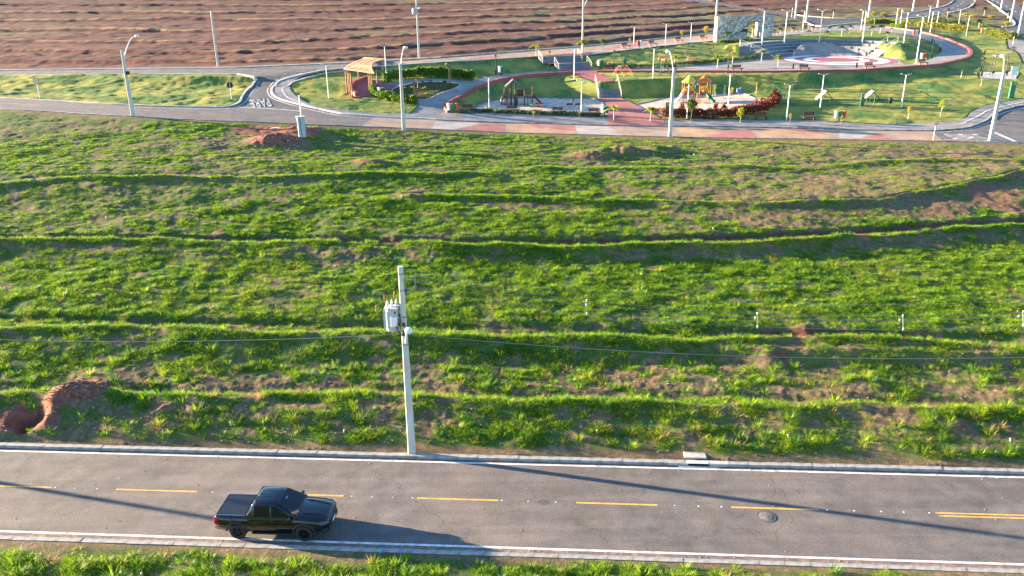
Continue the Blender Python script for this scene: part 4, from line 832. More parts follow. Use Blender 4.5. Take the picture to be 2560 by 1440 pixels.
# cab as a loft over x: roof height and half width at the roof, sides fall to the shoulder
xs2 = [-1.08, -1.02, -.94, -.86, -.78, -.6, -.3, 0, .2, .36, .5, .7, .9, 1.1, 1.17]
def roofz(x):
    if x < -.78: return np.interp(x, [-1.08, -.78], [1.14, 1.72])
    if x > .30: return np.interp(x, [.30, 1.17], [1.725, 1.155])
    return 1.72+.045*(1-((x+.24)/.54)**2)
V = []; pn = 0
for x in xs2:
    zr = float(roofz(x)); zs = 1.09; f = (zr-zs)/.66; wr_ = .88-.20*f
    prof = [(.88, zs), (.88-.10*f, zs+(zr-zs)*.55), (wr_+.02, zr-.05*f), (wr_-.05, zr-.012*f), (wr_*.5, zr+.012), (0, zr+.018)]
    full = prof+[(-y, z) for y, z in prof[-2::-1]]; pn = len(full); V += [(x, y, z) for y, z in full]
mb = MB(); mb.add(V, [(i*pn+j, i*pn+j+1, (i+1)*pn+j+1, (i+1)*pn+j) for i in range(len(xs2)-1) for j in range(pn-1)], True); cab = mb.build('cab', 'car_paint', truck)
def cabpt(x, f, s, off=.008):        # point on the cab side, f = 0 shoulder .. 1 roof edge
    zr = float(roofz(x)); zs = 1.09; k = (zr-zs)/.66; z = zs+(zr-zs)*f
    y = np.interp(f, [0, .55, 1], [.88, .88-.10*k, (.88-.20*k+.02)]); return Vector((x, s*(y+off), z))
def sidewin(x0, x1, name):
    for s in (-1, 1):
        mb = MB(); V = []; m_ = 8
        for i in range(m_+1):
            x = x0+(x1-x0)*i/m_; zr = float(roofz(x)); f1 = min(.87, 1-.1/(zr-1.09+.001)); lo = .12*.66/(zr-1.09)
            lo = min(lo, f1-.01)
            for q_ in range(4): V.append(cabpt(x, lo+(f1-lo)*q_/3, s))
        mb.add(V, [(i*4+j, i*4+j+1, i*4+j+5, i*4+j+4) for i in range(m_) for j in range(3)], True); mb.build(name, 'car_glass', truck)
sidewin(-.70, -.02, 'rear_window'); sidewin(.06, .86, 'front_window')
def glasspanel(name, xa, xb, sgn, inset=.07):
    mb = MB(); V = []; m_ = 6; nx_ = 8
    for i in range(m_+1):
        x = xa+(xb-xa)*i/m_; zr = float(roofz(x)); k = (zr-1.09)/.66; wr_ = .88-.20*k-.05-inset*.4
        for j in range(nx_+1): y = -wr_+2*wr_*j/nx_; V.append((x+sgn*(.004+.05*(1-(y/wr_)**2)*0), y, zr+.012+.016*(1-abs(y/wr_))+.006))
    mb.add(V, [(i*(nx_+1)+j, i*(nx_+1)+j+1, (i+1)*(nx_+1)+j+1, (i+1)*(nx_+1)+j) for i in range(m_) for j in range(nx_)], True); mb.build(name, 'car_glass', truck)
glasspanel('windscreen', .37, 1.12, 1); glasspanel('back_window', -1.04, -.86, -1)
# doors as proud panels with handles
def sideY(x, z): return np.interp(z, [.40, .56, .72, .9, zsh(x)-.03], [hw(x)*.95, hw(x)*.99, hw(x), hw(x)*.985, hw(x)*.955])
def panel(name, x0, x1, z0, z1, s, off, m='car_paint', parent=truck, cutfn=None):
    mb = MB(); V = []; a_, b_ = 10, 6
    for i in range(a_+1):
        x = x0+(x1-x0)*i/a_
        for j in range(b_+1):
            z = z0+(z1-z0)*j/b_
            if cutfn: z = max(z, cutfn(x))
            V.append((x, s*(sideY(x, z)+off), z))
    mb.add(V, [(i*(b_+1)+j, i*(b_+1)+j+1, (i+1)*(b_+1)+j+1, (i+1)*(b_+1)+j) for i in range(a_) for j in range(b_)], True); return mb.build(name, m, parent)
for s in (-1, 1):
    arch = lambda x: (WR+.01+math.sqrt(max(0, .50**2-(x+1.52)**2))) if abs(x+1.52) < .50 else .40
    d1 = panel('door', -1.03, -.01, .42, 1.06, s, .007, cutfn=arch); d2 = panel('door', .01, 1.0, .42, 1.06, s, .007)
    for d, x in ((d1, -.86), (d2, .16)): MB().box((x, s*.945, .985), (.2, .035, .035)).build('handle', 'car_paint', d, .01)
    MB().box((0, s*.90, .36), (1.75, .16, .06)).build('side_step', 'car_trim', truck, .015)
    MB().lathe([(.001, 0), (.07, 0), (.075, .01)], (-1.75, s*.93, .98), 16, 'Y').build('fuel_cap', 'car_paint', truck) if s < 0 else None
    mi = MB(); mi.box((.90, s*1.02, 1.17), (.13, .2, .15)); mi.bar((.93, s*.84, 1.12), (.9, s*.98, 1.14), .06, .04); mi.build('wing_mirror', 'car_paint', truck, .03)
    for x in WX:     # arch trim
        V = []; k_ = 16
        for i in range(k_+1):
            a_ = R(4+172*i/k_)
            for r_, y_ in ((WR+.07, .90), (WR+.075, .955), (WR+.135, .950), (WR+.14, .90)): V.append((x+r_*math.cos(a_), s*y_*(1 if abs(x+1.52) < .1 or True else 1), WR+.01+r_*math.sin(a_)))
        MB().add(V, [(i*4+j, i*4+j+1, i*4+j+5, i*4+j+4) for i in range(k_) for j in range(3)], True).build('arch_trim', 'car_trim', truck)
        wl = bpy.data.objects.new('wheel', None); link(wl, truck); wl.location = (x, s*WY, WR)
        prof = [(.235, -.11), (.30, -.125), (.35, -.115), (WR-.006, -.085), (WR, -.04), (WR, .04), (WR-.006, .085), (.35, .115), (.30, .125), (.235, .11)]
        MB().lathe(prof, (0, 0, 0), 36, 'Y').build('tyre', 'tyre', wl)
        rb = MB(); rb.lathe([(.001, s*.03), (.23, s*.03)], (0, 0, 0), 30, 'Y'); rb.lathe([(.238, s*.118), (.225, s*.118), (.215, s*.03)], (0, 0, 0), 30, 'Y'); rb.lathe([(.001, s*.10), (.045, s*.098), (.055, s*.05)], (0, 0, 0), 14, 'Y')
        for i in range(5):
            a_ = R(90+72*i); c0, s0 = math.cos(a_), math.sin(a_); e0, e1 = -s0, c0
            V = [(c0*.03+e0*.035, s*.10, s0*.03+e1*.035), (c0*.03-e0*.035, s*.10, s0*.03-e1*.035), (c0*.23-e0*.055, s*.105, s0*.23-e1*.055), (c0*.23+e0*.055, s*.105, s0*.23+e1*.055)]; W = [(a, s*.05, c) for a, b, c in V]
            rb.add(V+W, [(0, 1, 2, 3), (4, 7, 6, 5), (0, 3, 7, 4), (1, 5, 6, 2), (2, 6, 7, 3), (0, 4, 5, 1)])
        rb.build('rim', 'rim_black', wl); MB().box((-.11*s*0-.1, s*.04, .03), (.05, .03, .12)).build('brake_caliper', 'brake_red', wl)
    # lights
    V = [(2.30, s*.915, .86), (2.10, s*.945, .94), (2.24, s*.86, .99), (2.42, s*.74, .955), (2.535, s*.56, .90), (2.545, s*.55, .84), (2.46, s*.78, .825)]
    MB().add(V+[(a+.012, b*1.012, c+.008) for a, b, c in V], [(7, 8, 9, 10, 11, 12, 13)]+[(i, (i+1) % 7, 7+(i+1) % 7, 7+i) for i in range(7)]).build('headlight', 'head_glass', truck)
    tl = MB(); tl.box((-2.50, s*.855, .90), (.07, .12, .32)); tl.box((-2.42, s*.925, .90), (.16, .03, .30)); tl.build('tail_light', 'tail_red', truck, .02)
# hood lines, grille, bumpers, plate
for s in (-1, 1): MB().tube([(.98, s*.52, 1.165), (1.5, s*.50, 1.175), (2.0, s*.45, 1.13), (2.42, s*.38, 1.035)], [.008, .018, .016, .006], 6).build('bonnet_crease', 'car_paint', truck)
MB().tube([(1.02, -.80, 1.135), (1.14, -.45, 1.165), (1.19, 0, 1.18), (1.14, .45, 1.165), (1.02, .80, 1.135)], .022, 6).build('scuttle', 'car_trim', truck)
for (a_, b_) in (((1.13, -.12, 1.2), (.95, .42, 1.33)), ((1.1, -.66, 1.17), (.93, -.12, 1.34))): MB().tube([a_, b_], .009, 5).build('wiper', 'car_trim', truck)
MB().box((2.53, 0, .82), (.035, 1.08, .20)).build('grille', 'car_trim', truck, .015)
for z_ in (.78, .83, .88): MB().box((2.553, 0, z_), (.012, 1.04, .012)).build('grille_bar', 'chrome_dark', truck)
mb = MB(); mb.box((2.50, 0, .52), (.14, 1.35, .22)); mb.box((2.36, .76, .53), (.24, .22, .22), R(-35)); mb.box((2.36, -.76, .53), (.24, .22, .22), R(35)); mb.build('front_bumper', 'car_trim', truck, .04)
MB().box((2.545, 0, .47), (.04, .9, .03)).build('skid_plate', 'chrome_dark', truck, .01); MB().box((2.578, 0, .62), (.012, .4, .13)).build('number_plate', 'plate_white', truck)
mb = MB(); mb.box((-2.53, 0, .56), (.13, 1.62, .2)); mb.box((-2.42, .80, .56), (.26, .16, .2), R(16)); mb.box((-2.42, -.80, .56), (.26, .16, .2), R(-16)); mb.build('rear_bumper', 'chrome_dark', truck, .035)
MB().box((-2.512, 0, .86), (.02, 1.45, .46)).build('tailgate', 'car_paint', truck, .02)
# bed: rails and tonneau cover
mb = MB(); mb.box((-1.78, 0, 1.150), (1.30, 1.40, .02)); mb.build('tonneau_cover', 'tonneau', truck, .008)
for s in (-1, 1): MB().bar((-2.44, s*.76, 1.145), (-1.14, s*.76, 1.145), .05, .05).build('bed_rail', 'chrome_dark', truck, .01)
MB().bar((-2.46, -.76, 1.15), (-2.46, .76, 1.15), .04, .04).build('bed_rail', 'chrome_dark', truck, .01); MB().bar((-1.12, -.72, 1.16), (-1.12, .72, 1.16), .02, .025).build('bed_rail', 'chrome_dark', truck, .01); MB().bar((-1.2, -.72, 1.165), (-1.2, .72, 1.165), .03, .02).build('bed_rail', 'car_trim', truck, .006)
MB().box((-.60, -.34, 1.752), (.26, .30, .02)).build('roof_hatch', 'tonneau', truck, .01); MB().lathe([(.001, .05), (.05, .045), (.065, 0)], (-.6, .02, 1.735), 14).build('roof_aerial', 'car_trim', truck)
for y_ in (-.2, .0, .22): MB().box((-.25, y_, 1.782), (.9, .012, .006)).build('roof_rib', 'car_paint', truck)
MB().box((.52, .0, 1.60), (.1, .2, .06)).build('dash_camera', 'chrome_dark', truck, .01)
# ------------------------------------------------------------------ utility poles and cables
def conc_pole(root, h, w0=.34, d0=.26, w1=.20, d1=.15, m='pole_concrete'):
    V = []
    for z_, a, b in ((-.3, w0, d0), (h, w1, d1)):
        a /= 2; b /= 2; c = .03; V += [(-a, -b+c, z_), (-a+c, -b, z_), (a-c, -b, z_), (a, -b+c, z_), (a, b-c, z_), (a-c, b, z_), (-a+c, b, z_), (-a, b-c, z_)]
    return MB().add(V, [(i, (i+1) % 8, 8+(i+1) % 8, 8+i) for i in range(8)]+[tuple(range(8, 16))]).build('pole', m, root)
def lamp_arm(root, z0, ax, ay, rise, m='white_metal', r_=.026):
    a = bpy.data.objects.new('street_lamp', None); link(a, root); a.location = (0, 0, z0)
    pts = [(ax*t*.9, ay*t*.9, rise*(1-(1-t)**1.7)) for t in (0, .2, .4, .6, .8, 1)]; pts = [(x+(.1 if ax > 0 else -.1)*0, y, z) for x, y, z in pts]
    MB().tube(pts, r_, 8).build('arm', m, a); e = Vector(pts[-1]); d = Vector((ax, ay, 0)).normalized()
    MB().lathe([(.001, .13), (.1, .12), (.17, .06), (.19, 0), (.16, -.09), (.09, -.15), (.001, -.17)], e+d*.16, 18).build('lamp_head', 'lamp_glass', a); return a
PB = at(1030, 1132, .12)
np_ = thing('utility_pole', PB, 'tall concrete utility pole with transformer and lamp at the near kerb', 'utility pole', rz=RA)
conc_pole(np_, 9.75, .36, .28, .21, .16)
tr = bpy.data.objects.new('transformer', None); link(tr, np_); tr.location = (-.52, .0, 6.62)
mb = MB(); V = []
for z_ in (0, 1.12):
    V += [(.30*math.cos(t)*(1 if abs(math.cos(t)) < .5 else 1.05), .24*math.sin(t), z_) for t in np.linspace(0, 2*math.pi, 12, False)]
mb.add(V, [(i, (i+1) % 12, 12+(i+1) % 12, 12+i) for i in range(12)]+[tuple(range(12))[::-1], tuple(range(12, 24))]); mb.build('tank', 'tank_grey', tr)
mb = MB()
for i in range(5): mb.box((-.33-.0*i, -.16+.08*i, .58), (.12, .02, .85))
mb.build('cooling_fins', 'tank_grey', tr); mb = MB(); mb.box((0, 0, 1.14), (.66, .54, .04)); mb.build('lid', 'tank_grey', tr, .02)
mb = MB(); mb.box((.12, -.25, .5), (.3, .02, .5)); mb.build('frame_plate', 'white_metal', tr, .01)
for i in range(3):
    b = MB().lathe([(.055, 0), (.03, .05), (.075, .08), (.035, .11), (.07, .15), (.03, .18), (.06, .22), (.02, .27), (.012, .36)], (-.2+.2*i, .02+.04*i, 1.16), 12).build('bushing', 'white_metal', tr)
for i, (x, y, z) in enumerate(((-.72, 0, 1.05), (-.3, 0, 1.62), (.14, .1, 1.72))): MB().lathe([(.02, -.16), (.05, -.12), (.03, -.08), (.055, -.03), (.03, .02), (.05, .07), (.012, .14)], (x, y, z), 10).build('surge_arrester', 'porcelain', tr)
MB().tube([(-.72, 0, 1.2), (-.5, 0, 1.32), (-.2, .02, 1.45)], .012, 5).build('jumper_wire', 'cable_grey', tr); MB().tube([(-.45, 0, 1.78), (-.1, 0, 1.62), (.5, 0, 1.55)], .016, 5).build('jumper_wire', 'steel_grey', tr)
rr2 = random.Random(4)
for i in range(9):
    x, z = rr2.uniform(.12, .42), rr2.uniform(.15, 1.0); MB().box((x, -.2, z), (.06, .06, .09)).build('terminal', 'black_metal', tr)
mb = MB()
for i in range(5): t = i/4; mb.tube([(.0+.1*i, -.1, .9-.1*i), (.25, -.28, .3-.05*i), (.35+.05*i, -.15, -.25), (.5, -.1, -.1)], .012, 5)
mb.build('lead_wires', 'black_metal', tr)
# brackets
for z_ in (6.9, 7.3, 5.9, 8.6, 9.4): MB().box((0, 0, z_), (.31-.012*z_+.03, .22-.008*z_+.05, .05)).build('clamp', 'steel_grey', np_)
MB().box((.02, -.16, 6.95), (.1, .06, .2)).build('fuse', 'black_metal', np_); MB().box((.02, -.16, 6.6), (.08, .06, .12)).build('fuse', 'black_metal', np_)
br = bpy.data.objects.new('cable_bracket', None); link(br, np_); br.location = (0, 0, 8.75)
MB().tube([(.12, 0, -.02), (.12, 0, .38), (.66, -.1, .38)], .03, 6).build('arm', 'steel_grey', br); MB().tube([(.12, 0, -.02), (.5, -.06, -.10), (.52, -.06, -.2)], .03, 6).build('arm', 'steel_grey', br)
MB().bar((.66, -.1, -.12), (.66, -.1, .62), .10, .06).build('upright', 'steel_grey', br)
for i, z_ in enumerate((-.05, .25, .55)):
    b = bpy.data.objects.new('insulator', None); link(b, br); b.location = (.78, -.1, z_); MB().lathe([(.03, 0), (.07, .03), (.03, .06), (.065, .1), (.02, .14)], (0, 0, 0), 10, 'X').build('disc', 'porcelain', b)
    MB().tube([(.14, 0, .02), (.3, .0, .12), (.42, 0, -.02)], .015, 5).build('clamp', 'steel_grey', b)
MB().tube([(.95, -.1, .2), (.75, -.15, -.5), (.45, -.15, -1.1), (-.1, -.2, -1.65), (-.7, -.05, -1.1)], .014, 6).build('drop_wire', 'cable_grey', np_).location = (0, 0, 8.75)
MB().tube([(.05, 0, .75), (.4, -.05, .62), (.8, -.1, .56)], .008, 5).build('stay_wire', 'cable_grey', np_).location = (0, 0, 8.75)
MB().tube([(-.1, -.1, 6.6), (-.2, -.05, 7.6), (-.05, -.05, 8.5)], .012, 5).build('riser_wire', 'cable_grey', np_)
lamp_arm(np_, 5.75, .42, -1.1, 1.35)
tx = text('T', .2, 'text_green', 'painted_letter', np_, (-.03, -.131, 5.45), (R(90), 0, 0), .002)
def cable(A, B, sag, r_, m, label, name='power_cable', n=28):
    pts = [A.lerp(B, i/n)-Vector((0, 0, sag*4*(i/n)*(1-i/n))) for i in range(n+1)]; o = MB().tube(pts, r_, 5).build(name, m); return tag(o, label, 'cable'), pts
LP = rv(-36.6+PB.x, PB.y-31.03-.3, 0); LP = Vector((-41.4, 37.4, .15)); RP = Vector((31.2, 32.55, .15))
for P_, lb in ((LP, 'plain concrete utility pole at the far left end of the near cable'), (RP, 'plain concrete utility pole at the far right end of the near cables')):
    o = thing('utility_pole', P_, lb, 'utility pole', rz=RA); conc_pole(o, 9.75, .36, .28, .21, .16); lamp_arm(o, 5.75, .42, -1.1, 1.35)
    MB().bar((0, 0, 9.0), (.0, -.5, 9.0), .06).build('crossarm', 'steel_grey', o)
cable(PB+Vector((-.15, -.1, 6.45)), LP+Vector((0, -.1, 6.6)),   .75, .016, 'cable_grey', 'low twisted cable from the near pole to the left')
cable(PB+Vector((.15, -.1, 6.45)), RP+Vector((0, -.1, 6.3)), .8, .016, 'cable_grey', 'low twisted cable from the near pole to the right')
hi = []
for i, (y_, z_, lb) in enumerate(((-.1, 9.3, 'upper'), (.12, 9.0, 'middle'), (-.32, 8.75, 'lower'))):
    o, pts = cable(PB+Vector((.8, y_, z_)), RP+Vector((0, y_, z_-.3)), 1.5, .012, 'cable_grey', lb+' of the three thin power lines right of the near pole', 'power_line'); hi.append(pts)
o, pts = cable(PB+Vector((.05, 0, 9.62)), RP+Vector((0, 0, 9.4)), 1.35, .007, 'cable_grey', 'thin steel stay wire above the three power lines', 'power_line')
lbs = ['nearest the concrete pole', 'in the middle of the span', 'farther right', 'at the right picture edge']
for i, px_ in enumerate((1470, 1875, 2242, 2540)):
    k = min(range(29), key=lambda j: abs(1280+F*((hi[0][j])@rr)/((hi[0][j]-Vector((0, 0, HC)))@f0)-px_)); a, b, c = hi[0][k], hi[1][k], hi[2][k]
    t = thing('line_spacer', c, 'small pale line spacer on the power lines, '+lbs[i], 'line spacer'); MB().bar((0, 0, 0), a-c, .03).build('bar', 'steel_grey', t)
    for p in (a, b, c): MB().lathe([(.01, -.07), (.045, -.04), (.02, 0), (.045, .04), (.01, .07)], p-c, 8).build('insulator', 'tank_grey', t)
# street poles beyond the field
def street_pole(px, py, ptop, attach, lpx, lpy, label, name='street_pole', wid=.30, m='pole_concrete', extra=None, lm=True):
    P = GZ(px, py); P.z = bz(P.x, P.y); h = HT(P, px, ptop); o = thing(name, P, label, 'street lamp'); conc_pole(o, h, wid, wid*.8, wid*.6, wid*.5, m)
    if lm:
        za = HT(P, px, attach); zl = HT(P, px, lpy); dx = (lpx-px-(px-1280)*(-.0))/F*P.length; lamp_arm(o, za, dx, .9, zl-za, r_=.035)
    return o
# lean of verticals is perspective, so the x of the lamp is taken against the pole line
def vx(px, py, pyt): P = G(px, py); z = HT(P, px, pyt)+P.z; q = Vector((P.x, P.y, z))-Vector((0, 0, HC)); return 1280+F*(q@rr)/(q@f0)
for (px, py, pt, pa, lx, ly, lb) in ((333, 290, 125, 150, 328, 98, 'white street lamp pole with black box by the left grass island'), (1010, 325, 159, 170, 1009, 128, 'white street lamp pole at the paver street right of dirt pile'),
                                 (1675, 342, 170, 185, 1675, 137, 'white street lamp pole before the colourful playground'), (2476, 351, 175, 190, 2518, 148, 'white street lamp pole at the right junction')):
    P = G(px, py); P.z = bz(P.x, P.y); h = HT(P, px, pt); o = thing('street_pole', P, lb, 'street lamp'); conc_pole(o, h, .42, .34, .26, .2)
    za = HT(P, px, pa); zl = HT(P, px, ly)-.1; xr = vx(px, py, ly); dx = (lx-xr)/F*P.length; lamp_arm(o, za, dx+.01, 1.0, zl-za+.4, r_=.045)
    ch = o.children[-1].children[-1]; ch.scale = (1.45, 1.45, 1.2); ch.location = Vector((-(dx+.01)*.9*.45, -.405-.0, -(zl-za+.4)*.2))
    if px == 333: MB().box((.28, -.1, HT(P, px, 181)), (.34, .3, .36)).build('control_box', 'black_metal', o)
    if px == 1675: pass
for (px, py, pt, lb, m, trf) in ((546, 168, 35, 'brownish concrete pole before the red terraces on the left', 'pole_dim', 0), (1048, 145, -12, 'tall concrete pole with small transformer before the red terraces', 'pole_concrete', 1), (1456, 132, -30, 'tall pole rising behind a palm at the back street', 'pole_concrete', 2),
                                (1786, 103, -40, 'tall pole at the left end of the stone wall', 'pole_concrete', 0), (1988, 46, -60, 'left pole of the pair beyond the upper road', 'pole_concrete', 0), (2015, 57, -50, 'right pole of the pair at the upper road mouth', 'pole_concrete', 0),
                                (2171, 44, -60, 'tall pole on the grass verge above the seating tiers', 'pole_concrete', 0), (2282, 28, -60, 'tall pole beyond the upper road bend', 'pole_concrete', 0), (2344, 17, -60, 'farthest tall pole beyond the upper road', 'pole_dim', 0),
                                (2502, 26, -60, 'tall pole between the two far right roads, back one', 'pole_concrete', 0), (2527, 54, -60, 'tall pole at the corner of the grass wedge', 'pole_concrete', 0), (2546, 87, -40, 'thick tall pole at the far right pavement', 'pole_concrete', 0)):
    P = G(px, py); h = min(HT(P, px, pt), 11.0); o = thing('utility_pole', P, lb, 'utility pole'); w_ = .34 if px < 1500 else .42; conc_pole(o, max(h, 6), w_, w_*.8, w_*.6, w_*.5, m)
    if px == 546: MB().lathe([(.001, .5), (.1, .45), (.12, .3), (.05, .2), (.14, .05), (.14, -.2), (.06, -.3)], (0, 0, h), 10).build('pole_head', 'pole_concrete', o)
    if trf == 1: z_ = HT(P, px, 28); MB().lathe([(.001, .45), (.25, .43), (.28, -.3), (.2, -.4)], (-.45, -.1, z_), 12).build('transformer', 'tank_grey', o); MB().bar((-.6, 0, z_+.7), (.8, 0, z_+.7), .08).build('crossarm', 'steel_grey', o); MB().tube([(.1, 0, z_-.1), (.3, -.2, z_+.5), (.4, 0, z_+1)], .03, 5).build('cable_loop', 'steel_grey', o)
    if trf == 2: lamp_arm(o, HT(P, px, 22), 1.6, .5, 2.2, r_=.05)
# ------------------------------------------------------------------ park lamps
def t_lamp_proto(h):
    o = bpy.data.objects.new('park_lamp', None); link(o)
    MB().tube([(0, 0, 0), (0, 0, h*.4), (0, 0, h)], [.075, .065, .055], 10).build('post', 'white_metal', o); MB().box((0, 0, .02), (.3, .3, .05)).build('base_plate', 'steel_grey', o)
    for s in (-1, 1):
        a = MB().tube([(0, 0, h-.02), (s*.3, 0, h+.06)], .025, 6).build('arm', 'white_metal', o); mb = MB(); m_ = Matrix.Rotation(-s*.22, 4, 'Y'); mb.box((s*.52, 0, h+.12), (.5, .24, .05), mtx=m_); mb.build('lamp_head', 'steel_grey' if s > 0 else 'white_metal', a, .01)
    return o
LAMPS = [(822, 245, 163, 'white twin headed park lamp on the lawn left of the pergola'), (966, 191, 116, 'white park lamp behind the pergola beside the back hedge'), (1223, 275, 195, 'white park lamp at the left end of the first sand pit'), (1453, 285, 203, 'white park lamp behind the third front bench'),
    (1435, 202, 123, 'white park lamp beside the seesaw below the upper steps'), (1632, 197, 122, 'white park lamp left of the swing frame'), (1584, 122, 68, 'white park lamp beside the first back street bench'), (1663, 117, 60, 'white park lamp between the second and third back street benches'),
    (1726, 108, 57, 'white park lamp near the left end of the stone wall'), (1717, 298, 210, 'white park lamp behind the bushy tree of the front pavement'), (1820, 265, 185, 'white park lamp in front of the spring riders'), (1966, 301, 213, 'white park lamp at the left end of the dog run fence'),
    (2050, 271, 187, 'white park lamp by the left ramp of the dog run'), (2253, 269, 187, 'white park lamp at the right part of the dog run'), (1903, 124, 27, 'white park lamp at the stone wall doorway'), (1961, 104, 29, 'white park lamp above the left end of the seating tiers'), (2048, 102, 27, 'white park lamp above the middle left of the tiers'), (2156, 104, 28, 'white park lamp above the middle of the seating tiers'),
    (2006, 80, 28, 'white park lamp beside the bins on the back walk'), (2152, 75, 27, 'white park lamp on the lawn behind the middle palms'), (2259, 108, 32, 'tall white park lamp above the pale end steps'), (2290, 158, 42, 'tall white park lamp on the small mound by the plaza'), (2238, 70, 21, 'left white park lamp of the near pair at the yellow shrubs'), (2250, 63, 23, 'right white park lamp of the near pair at the yellow shrubs'),
    (2320, 60, 15, 'white park lamp behind the green shrub belt'), (2325, 82, 29, 'white park lamp in front of the green shrub belt'), (2342, 60, 29, 'short white park lamp at the far shrub belt'), (2395, 68, 24, 'white park lamp toward the right end of the shrub belt'), (2415, 91, 40, 'white park lamp on the lawn right of the round path')]
protoT = None
for px, py, pt, lb in LAMPS:
    P = GZ(px, py); h = HT(P, px, pt)
    o = t_lamp_proto(4.6) if protoT is None else copy_tree(protoT); protoT = protoT or o; sc_ = h/4.6; o.location = P; o.rotation_euler = (0, 0, rnd.uniform(-.25, .25)); o.scale = (max(.85, min(sc_, 1.25)), max(.85, min(sc_, 1.25)), sc_); tag(o, lb, 'park lamp', 'white twin headed park lamps')
def rod_lamp():
    o = bpy.data.objects.new('garden_light', None); link(o)
    MB().box((0, 0, .3), (.2, .2, .66)).build('base', 'black_metal', o, .01)
    for s in (-1, 1): MB().tube([(s*.07, 0, .5), (s*.07, 0, 2.35)], .024, 6).build('rod', 'black_metal', o)
    MB().box((0, 0, 2.4), (.22, .2, .22)).build('lamp_head', 'black_metal', o, .01); return o
pr = None
for px, py, pt, lb in [(1038, 262, 205, 'black two rod garden light at the end of the front hedge'), (1125, 220, 165, 'black two rod garden light inside the planted bed'), (1240, 187, 137, 'black two rod garden light on the lawn by the paired bins'), (1374, 175, 127, 'black two rod garden light left of the upper steps'), (1534, 170, 125, 'black two rod garden light right of the upper steps'),
    (1650, 171, 126, 'black two rod garden light behind the swing frame'), (1819, 174, 126, 'black two rod garden light between two palms on the plaza'), (1982, 173, 124, 'black two rod garden light left of the painted circle'), (2141, 170, 121, 'black two rod garden light before the painted circle'), (2350, 128, 87, 'black two rod garden light at the inner edge of the round path'),
    (2329, 109, 65, 'black two rod garden light farther up the round path'), (2328, 147, 101, 'black two rod garden light beside the small mound'), (2452, 178, 130, 'black two rod garden light left behind the gym frame'), (2453, 192, 143, 'black two rod garden light at the corner of the gym slab')]:
    P = GZ(px, py); P.z = max(P.z, bz(P.x, P.y)+.03); h = HT(P, px, pt); o = rod_lamp() if pr is None else copy_tree(pr); pr = pr or o; o.location = P; k = h/2.5; o.scale = (1.1, 1.1, k); o.rotation_euler = (0, 0, rnd.uniform(-.3, .3)); tag(o, lb, 'garden light', 'black garden lights')
# benches
def bench():
    o = bpy.data.objects.new('park_bench', None); link(o)
    for y in (-.23, -.02, .19): MB().box((0, y, .45), (1.9, .19, .06)).build('seat_plank', 'wood_bench', o)
    for z in (.66, .84): MB().box((0, .33+(z-.66)*.25, z), (1.3, .05, .16)).build('back_plank', 'wood_bench', o)
    for s in (-1, 1):
        MB().box((s*.62, -.02, .21), (.12, .42, .42)).build('leg', 'bench_leg', o); MB().bar((s*.5, .27, .4), (s*.5, .38, .94), .05).build('back_post', 'bench_leg', o)
    return o
fr = ['first park bench from the left on the front walk', 'second park bench from the left on the front walk', 'third park bench from the left on the front walk, before the spring horses', 'fourth front walk bench, beside the bins at the pink path', 'front walk bench behind the tall lamp pole, before the red hedge', 'front walk bench against the middle of the red hedge', 'front walk bench on the lawn past the red hedge', 'last front walk bench, before the dog run corner']
up = ['dark bench beside the rope climber on the plaza edge', 'dark bench behind the swing frame on the plaza edge', 'dark bench before the two yellow palms on the plaza edge', 'dark bench left below the painted circle', 'dark bench right below the painted circle', 'dark bench at the foot of the small mound']
bk = ['back street bench nearest the upper steps', 'second back street bench from the upper steps', 'third back street bench, between two tall lamps', 'back street bench nearest the stone wall', 'bench just right of the stone wall', 'bench left of the bins on the far back walk', 'bench right of the bins on the far back walk']
pr = None
def put(proto, make, px, py, rz, sc_=1.0, dz=0.0):
    P = GZ(px, py); P.z = max(P.z, bz(P.x, P.y)-.02)+dz; o = make() if proto is None else copy_tree(proto); o.location = P; o.rotation_euler = (0, 0, rz); o.scale = (sc_,)*3; return o
for l, ps, rz in ((fr, [(1168, 281), (1280, 284), (1394, 288), (1484, 291), (1674, 298), (1780, 299), (1903, 300), (2022, 301)], -.04), (up, [(1523, 178), (1679, 178.5), (1842, 178.5), (2010, 178), (2173, 173), (2306, 164)], 0), (bk, [(1563, 122), (1631, 116), (1697, 107), (1758, 101), (1937, 87), (1986, 80), (2035, 75)], .55)):
    for i, ((px, py), lb) in enumerate(zip(ps, l)):
        r_ = rz+(.12 if lb.startswith('dark bench right') else .3 if 'mound' in lb else 0); o = put(pr, bench, px, py, r_, dz=.02 if l is not fr else .05); pr = pr or o; tag(o, lb, 'bench', 'park benches with backrests')
